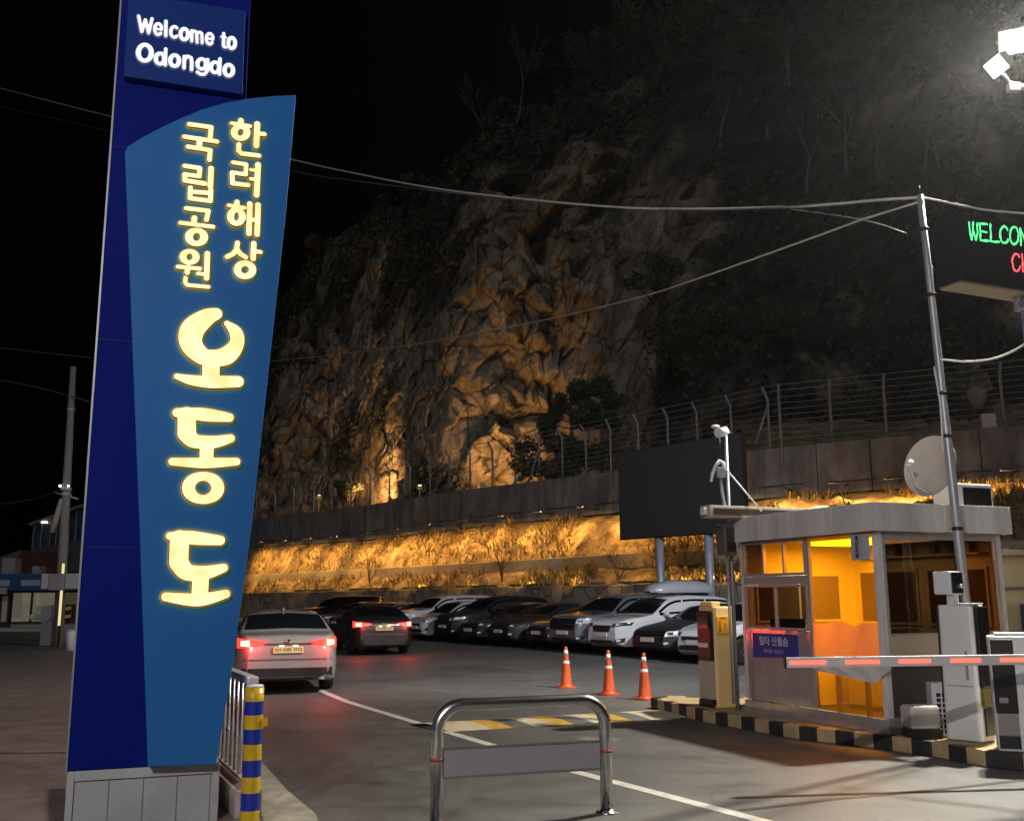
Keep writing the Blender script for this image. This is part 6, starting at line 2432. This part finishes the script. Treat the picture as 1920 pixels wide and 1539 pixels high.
for k, (u, v, r_, lab) in enumerate(HB):
    p = AT(u, v, wd_(u) + 3)
    t = thing('hedge_bush', lab, 'bush', p)
    rn = random.Random(70 + k)
    bl = [(Vector((rn.uniform(-r_, r_), rn.uniform(-.5, .5), rn.uniform(0.2, r_ * 1.1))), r_ * rn.uniform(.4, .6)) for _ in range(8)]
    leaf_cloud('foliage', bl, 2600, 0.11, 33 + k, m_leafs, t)
    mb = MB()
    for b_ in bl:
        mb.tube([(0, 0, -0.6), tuple(b_[0])], [0.05, 0.02], 5)
    mb.build('stems', m_barkd, t, fix=False)

# leafless shrubs on the bank
SH = [(945, 1072, 985, 'leafless shrub with forked stems on the amber slope left of the billboard'), (1245, 1075, 1025, 'leafless shrub on the amber slope behind the left billboard post'), (1285, 1072, 1018, 'leafless shrub on the amber slope between the billboard posts'),
      (1345, 1078, 1035, 'leafless shrub on the amber slope behind the right billboard post'), (1160, 1075, 1030, 'small leafless shrub on the amber slope left of the billboard posts'), (690, 1085, 1040, 'small leafless shrub on the left part of the amber slope')]
for k, (u, v, vt, lab) in enumerate(SH):
    i = int(np.argmin([abs(c - u) for c in cols]))
    p = lower[i][8]
    Hh = (v - vt) / F_PX * p.y
    rn = random.Random(140 + k)
    t = thing('leafless_shrub', lab, 'shrub', p - Vector((0, 0, .1)) - stone_line[i][1] * 0.4, 0, 'leafless shrubs on the slope')
    mb = MB()
    for q in range(3):
        branches(mb, Vector((0, 0, 0)), Vector((rn.gauss(0, .5), rn.gauss(-.2, .2), 1)).normalized(), Hh * .5, 0.045, 1, rn, .6)
    mb.build('branches', m_barkd, t, fix=False)

# uplights at the foot of the cliff
UL = [(598, 931, 5.0, 11000, 'bright small uplight behind the left part of the fence'), (787, 913, 5.0, 8000, 'bright small uplight with tilted head behind the fence below the rock pillar'),
      (690, 938, 5.0, 10500, 'uplight hidden low between the two visible uplights'), (905, 908, 5.0, 4300, 'uplight behind the wall below the middle of the cliff'), (975, 897, 6.0, 2000, 'uplight behind the wall beside the dark hedge')]
for k, (u, v, dz_, pw, lab) in enumerate(UL):
    dpt = wd_(u) + dz_
    p = AT(u, v, dpt)
    t = thing('uplight', lab, 'uplight', p, 0, 'uplights at the foot of the cliff')
    aim = p + Vector((-0.12 * (k == 4) - 0.25 * (k == 0), 1.0, 0.55)) * 6
    q = (aim - p).to_track_quat('-Z', 'Y').to_matrix().to_4x4()
    hd = MB().box((0, 0, 0.10), (0.36, 0.26, 0.12), M=q).build('head', m_fbody, t)
    MB().box((0, 0, 0.032), (0.32, 0.22, 0.012), M=q).build('lens', glow('uplight_lens', (1.0, 0.80, 0.42), 14), hd)
    MB().ball(q @ Vector((0, 0, -0.06)), (0.17, 0.12, 0.12) if k in (0, 1) else 0.08, 12).build('bulb', glow('uplight_bulb', (1.0, 0.82, 0.45), 8), hd)
    MB().tube([(0, 0, -2.2), (0, 0, 0)], 0.03, 8).build('stake', m_fr, t)
    lamp('SPOT', 'uplight_beam', p + q.to_3x3() @ Vector((0, 0, -0.05)), pw, (1.0, 0.52, 0.16), t, aim, 0.1, 132, 1.0)

# ------------------------------------------------------------------ left background
m_sblue = mat('fascia_blue', (0.01, 0.06, 0.16), 0.5)
m_swall = mat('shop_wall', (0.30, 0.28, 0.26), 0.7)
SY = 56.0
sx = lambda u: AT(u, 1120, SY).x
sz = lambda v: AT(60, v, SY).z
shop = thing('shop', 'low shop with blue fascia and dimly lit glass front at the far left', 'shop', (sx(-90), SY, 0))
x_ = lambda u: sx(u) - sx(-90)
mb = MB()
mb.bb(0, x_(260), 0.3, 8, 0, sz(1075))
mb.build('building', m_swall, shop)
MB().bb(0, x_(260), -0.35, 0.29, sz(1107), sz(1075)).build('fascia', m_sblue, shop, bevel=0.03)
for a, b in ((-40, 22), (43, 79)):
    MB().bb(x_(a), x_(b), -0.37, -0.36, sz(1098), sz(1087)).build('sign_strip', mat('strip_pale', (0.30, 0.34, 0.42), 0.5), shop)


def shop_glass():
    m = bpy.data.materials.new('shop_window_lit')
    m.use_nodes = True
    t = m.node_tree
    b = t.nodes['Principled BSDF']
    b.inputs['Base Color'].default_value = (0.02, 0.02, 0.02, 1)
    b.inputs['Roughness'].default_value = 0.1
    tc = t.nodes.new('ShaderNodeTexCoord')
    mp = t.nodes.new('ShaderNodeMapping')
    mp.inputs['Scale'].default_value = (1.2, 1, 0.5)
    n = t.nodes.new('ShaderNodeTexVoronoi')
    n.distance = 'CHEBYCHEV'
    n.inputs['Scale'].default_value = 1.3
    t.links.new(tc.outputs['Object'], mp.inputs[0])
    t.links.new(mp.outputs[0], n.inputs['Vector'])
    r = t.nodes.new('ShaderNodeValToRGB')
    r.color_ramp.elements[0].color = (0.035, 0.03, 0.014, 1)
    r.color_ramp.elements[1].color = (0.20, 0.19, 0.13, 1)
    t.links.new(n.outputs['Color'], r.inputs[0])
    t.links.new(r.outputs[0], b.inputs['Emission Color'])
    b.inputs['Emission Strength'].default_value = 0.75
    return m


m_sg = shop_glass()
for a, b in ((-80, -20), (20, 58), (58, 104), (106, 160), (162, 240)):
    w = MB().bb(x_(a), x_(b), 0.16, 0.29, sz(1168), sz(1108)).build('window', m_trim, shop)
    MB().bb(x_(a) + .08, x_(b) - .08, 0.12, 0.155, sz(1165), sz(1111)).build('pane', m_sg, w)
MB().bb(x_(-18), x_(18), 0.1, 0.29, 0, sz(1100)).build('door', mat('door_dark', (0.03, 0.022, 0.02), 0.4), shop)
MB().bb(x_(4), x_(14), 0.05, 0.095, sz(1165), sz(1117)).build('door_poster', mat('poster_pink', (0.5, 0.36, 0.30), 0.5), shop)
MB().bb(x_(-30), x_(19), -0.45, -0.36, sz(1113), sz(1101)).build('awning_box', mat('awning_grey', (0.30, 0.29, 0.28), 0.6), shop)
mb = MB().bb(sx(-120), sx(240), SY - 2.2, SY + 0.05, 0.002, 0.16)
tag(mb.build('sidewalk', mat('sidewalk_pale', (0.34, 0.31, 0.24), 0.8), fix=True, bevel=0.02), kind='structure')
# rooftop bits
for u0, u1, v0, v1, lab in ((39, 55, 1060, 1076, 'square grey water tank on the shop roof'), (-20, 6, 1044, 1077, 'pale grey box at the left end of the shop roof')):
    o = MB().bb(sx(u0), sx(u1), SY + 1, SY + 1.8, sz(1075), sz(v0)).build('roof_tank', mat('tank_grey', (0.24, 0.23, 0.23), 0.6), bevel=0.06)
    tag(o, lab, 'tank')
hb = MB()
hb.prism([(sx(-60), sz(1078)), (sx(-60), sz(1062)), (sx(32), sz(1031)), (sx(25), sz(1078))], lambda p: (p[0] * 1.25, 70, p[1] * 1.25 - .4), lambda p: (p[0] * 1.25, 78, p[1] * 1.25 - .4))
tag(hb.build('back_house', mat('dark_roof', (0.07, 0.065, 0.07), 0.7)), 'dark low house with sloping roof behind the shop', 'house')
# glass fronted hall up the slope
HY = 80.0
hx = lambda u: AT(u, 1000, HY).x
hz = lambda v: AT(100, v, HY).z
hall = thing('glass_hall', 'dim blue glass fronted hall with sloping roof beyond the utility pole', 'building', (hx(60), HY, 0))
X_ = lambda u: hx(u) - hx(60)
MB().prism([(X_(57), hz(1072)), (X_(60), hz(1029)), (X_(230), hz(1000)), (X_(230), hz(1072))], lambda p: (p[0], 0, p[1]), lambda p: (p[0], 9, p[1])).build('base', mat('hall_base', (0.07, 0.068, 0.07), 0.8, col2=(0.045, 0.043, 0.044), scale=0.5), hall)
MB().prism([(X_(61), hz(1028.8)), (X_(61), hz(983)), (X_(230), hz(921)), (X_(230), hz(999.8))], lambda p: (p[0], 0.25, p[1]), lambda p: (p[0], 9, p[1])).build('glass_front', mat('hall_glass', (0.03, 0.075, 0.10), 0.2, col2=(0.015, 0.04, 0.06), scale=0.4), hall)
MB().prism([(X_(57), hz(981)), (X_(57), hz(985)), (X_(232), hz(922)), (X_(232), hz(918))], lambda p: (p[0], -0.4, p[1]), lambda p: (p[0], 9.2, p[1])).build('roof', mat('hall_roof', (0.16, 0.14, 0.15), 0.6), hall)
for u in (61, 76, 93, 104, 122, 140, 158, 180, 205):
    f_ = (u - 60) / 170
    MB().bb(X_(u) - 0.05, X_(u) + 0.05, 0.10, 0.245, hz(1028.8 - f_ * 29), hz(984 - f_ * 62)).build('mullion', mat('hall_frame', (0.16, 0.15, 0.17), 0.5), hall)
MB().bb(X_(77), X_(88), -0.15, 0.0, hz(980.5), hz(977.5)).build('wall_lamp', glow('hall_lamp', (1.0, 0.95, 0.85), 2.5), hall)
# utility pole with its boxes
up0 = G(108, 1212)
pole = thing('utility_pole', 'tall tapering grey concrete utility pole left of the blue pylon', 'utility pole', up0)
ptop = AT(137.5, 688, up0.y) - up0
mb = MB().tube([Vector((0, 0, 0)), ptop * 0.5, ptop], [0.20, 0.155, 0.105], 14)
mb.build('shaft', mat('pole_concrete', (0.22, 0.21, 0.19), 0.85, col2=(0.17, 0.16, 0.15), scale=2), pole)
for t in (0.53, 0.55, 0.84):
    MB().tube([ptop * t - Vector((0, 0, .05)), ptop * t + Vector((0, 0, .05))], 0.19 if t < .6 else 0.15, 12).build('pole_band', m_galv, pole)
MB().tube([ptop * 0.53 + Vector((-.45, 0, .1)), ptop * 0.53 + Vector((.45, 0, -.15))], 0.03, 6).build('cross_bar', m_galv, pole)
MB().ball(ptop * 0.56 + Vector((-.14, -.22, 0)), 0.05, 8).build('pole_lamp', glow('pole_bulb', (1, 1, .9), 4), pole)
MB().ball(ptop * 0.56 + Vector((.16, -.22, 0)), 0.04, 8).build('pole_lamp', glow('pole_bulb', (1, 1, .9), 4), pole)
MB().tube([ptop * 0.49 + Vector((-.12, -.1, 0.25)), ptop * 0.46 + Vector((-.28, -.1, -0.2)), ptop * 0.45 + Vector((-.4, -.1, -0.55))], [0.08, 0.11, 0.09], 8).build('wrapped_banner', mat('banner_cloth', (0.30, 0.24, 0.20), 0.8), pole)
sb = AT(112, 1089, up0.y - 0.5)
sgn = thing('sign_cabinet', 'pale blank sign cabinet on a thin lit post beside the utility pole', 'sign', (sb.x, sb.y, 0))
zc0, zc1 = AT(112, 1104, sb.y).z, AT(112, 1075, sb.y).z
MB().bb(-0.62, -0.33, -0.10, 0.10, zc0, zc1).build('cabinet', mat('cabinet_pale', (0.32, 0.31, 0.30), 0.5), sgn, bevel=0.02)
MB().bb(-0.32, 0.22, -0.16, 0.10, zc0 - 0.04, zc1 - 0.02).build('cabinet', mat('cabinet_mauve', (0.22, 0.20, 0.21), 0.5), sgn, bevel=0.02)
MB().bb(0.23, 0.75, -0.10, 0.10, zc0, zc1).build('cabinet', MATS['cabinet_pale'], sgn, bevel=0.02)
MB().bb(0.05, 0.13, 0.0, 0.08, 0, zc0 - .045).build('post', m_trim, sgn)
MB().bb(0.06, 0.14, -0.04, -0.005, 0.75, zc0 - 0.05).build('light_strip', glow('post_strip', (1.0, 0.80, 0.35), 0.8), sgn)
MB().bb(0.06, 0.14, -0.04, -0.005, zc1 + 0.0, zc1 + 0.35).build('light_strip', glow('post_strip', (1.0, 0.80, 0.35), 0.8), sgn)
bm_ = G(88, 1210)
bmac = thing('parking_barrier', 'small pale barrier machine with rounded head by the foot of the utility pole', 'barrier machine', bm_)
MB().bb(-0.2, 0.2, -0.18, 0.18, 0, 0.88).build('cabinet', mat('bar_pale', (0.34, 0.33, 0.33), 0.5), bmac, bevel=0.02)
MB().prism(rrect(0.42, 0.56, 0.15), lambda p: (p[0] - 0.24, -0.2, p[1] + 0.885), lambda p: (p[0] - 0.24, 0.12, p[1] + 0.885)).build('head', mat('bar_rim', (0.42, 0.40, 0.40), 0.5), bmac, bevel=0.02)
MB().bb(-0.7, -0.245, -0.06, 0.06, 0.93, 1.12).build('arm_stub', mat('bar_rim', (0.42, 0.40, 0.40), 0.5), bmac, bevel=0.04)
kb = G(117, 1206)
kk = thing('striped_box', 'black box with yellow diagonal stripes beside the utility pole', 'box', kb)
MB().bb(-0.32, 0.30, -0.12, 0.3, 0.75, 1.48).build('case', m_plasb, kk, bevel=0.02)
for s_ in range(2):
    MB().prism([(-0.32, 0.86 + s_ * .3), (0.30, 0.98 + s_ * .3), (0.30, 1.10 + s_ * .3), (-0.32, 0.98 + s_ * .3)], lambda p: (p[0], -0.128, p[1]), lambda p: (p[0], -0.122, p[1])).build('stripe', m_yel, kk)
MB().bb(-0.05, 0.05, 0.0, 0.1, 0, 0.75).build('leg', m_galv, kk)
wbn = G(122, 1222)
wt_o = thing('waste_bin', 'small pale bin against the edge of the blue pylon', 'bin', wbn + Vector((0.1, 0.2, 0)))
MB().lathe([(0.16, 0), (0.20, 0.62), (0.21, 0.64), (0.19, 0.65)], 16).build('bucket', m_plasw, wt_o)
MB().lathe([(0.215, 0.645), (0.20, 0.70), (0.0, 0.73)], 16).build('lid', m_fr, wt_o)
# cream cabin lit behind the booth
cq = AT(1893, 1200, 19.0)
cab = thing('cream_cabin', 'cream cabin with a grey window showing behind the right end of the booth', 'cabin', (cq.x, cq.y, 0), R(10))
ct = AT(1893, 1042, 19.0).z
MB().bb(0, 3.0, 0, 2.2, 0, ct).build('walls', mat('cabin_cream', (0.62, 0.48, 0.26), 0.6), cab)
MB().bb(-0.08, 3.1, -0.1, 2.3, ct + 0.002, ct + 0.12).build('roof', mat('cabin_roof', (0.5, 0.4, 0.25), 0.6), cab, bevel=0.02)
MB().bb(-0.02, 3.02, -0.03, -0.003, ct - 0.62, ct - 0.57).build('band', mat('cabin_band', (0.25, 0.18, 0.10), 0.6), cab)
w = MB().bb(0.22, 1.2, -0.02, -0.002, 0.95, ct - 0.85).build('window', mat('cabin_frame', (0.5, 0.42, 0.28), 0.5), cab)
MB().bb(0.26, 1.16, -0.03, -0.021, 0.99, ct - 0.89).build('pane', mat('cabin_glass', (0.10, 0.11, 0.12), 0.15), w)

# ------------------------------------------------------------------ thin haze added to give the floodlights their glare
hz_o = MB().bb(-130, 190, -25, 170, -1.0, 92).build('haze', bpy.data.materials.new('haze'))
hm = hz_o.data.materials[0]
hm.use_nodes = True
ht = hm.node_tree
for n in list(ht.nodes):
    if n.type != 'OUTPUT_MATERIAL':
        ht.nodes.remove(n)
pv = ht.nodes.new('ShaderNodeVolumePrincipled')
pv.inputs['Color'].default_value = (0.92, 0.94, 1.0, 1)
pv.inputs['Density'].default_value = 0.00013
pv.inputs['Anisotropy'].default_value = 0.74
ht.links.new(pv.outputs[0], ht.nodes['Material Output'].inputs['Volume'])
tag(hz_o, kind='stuff')
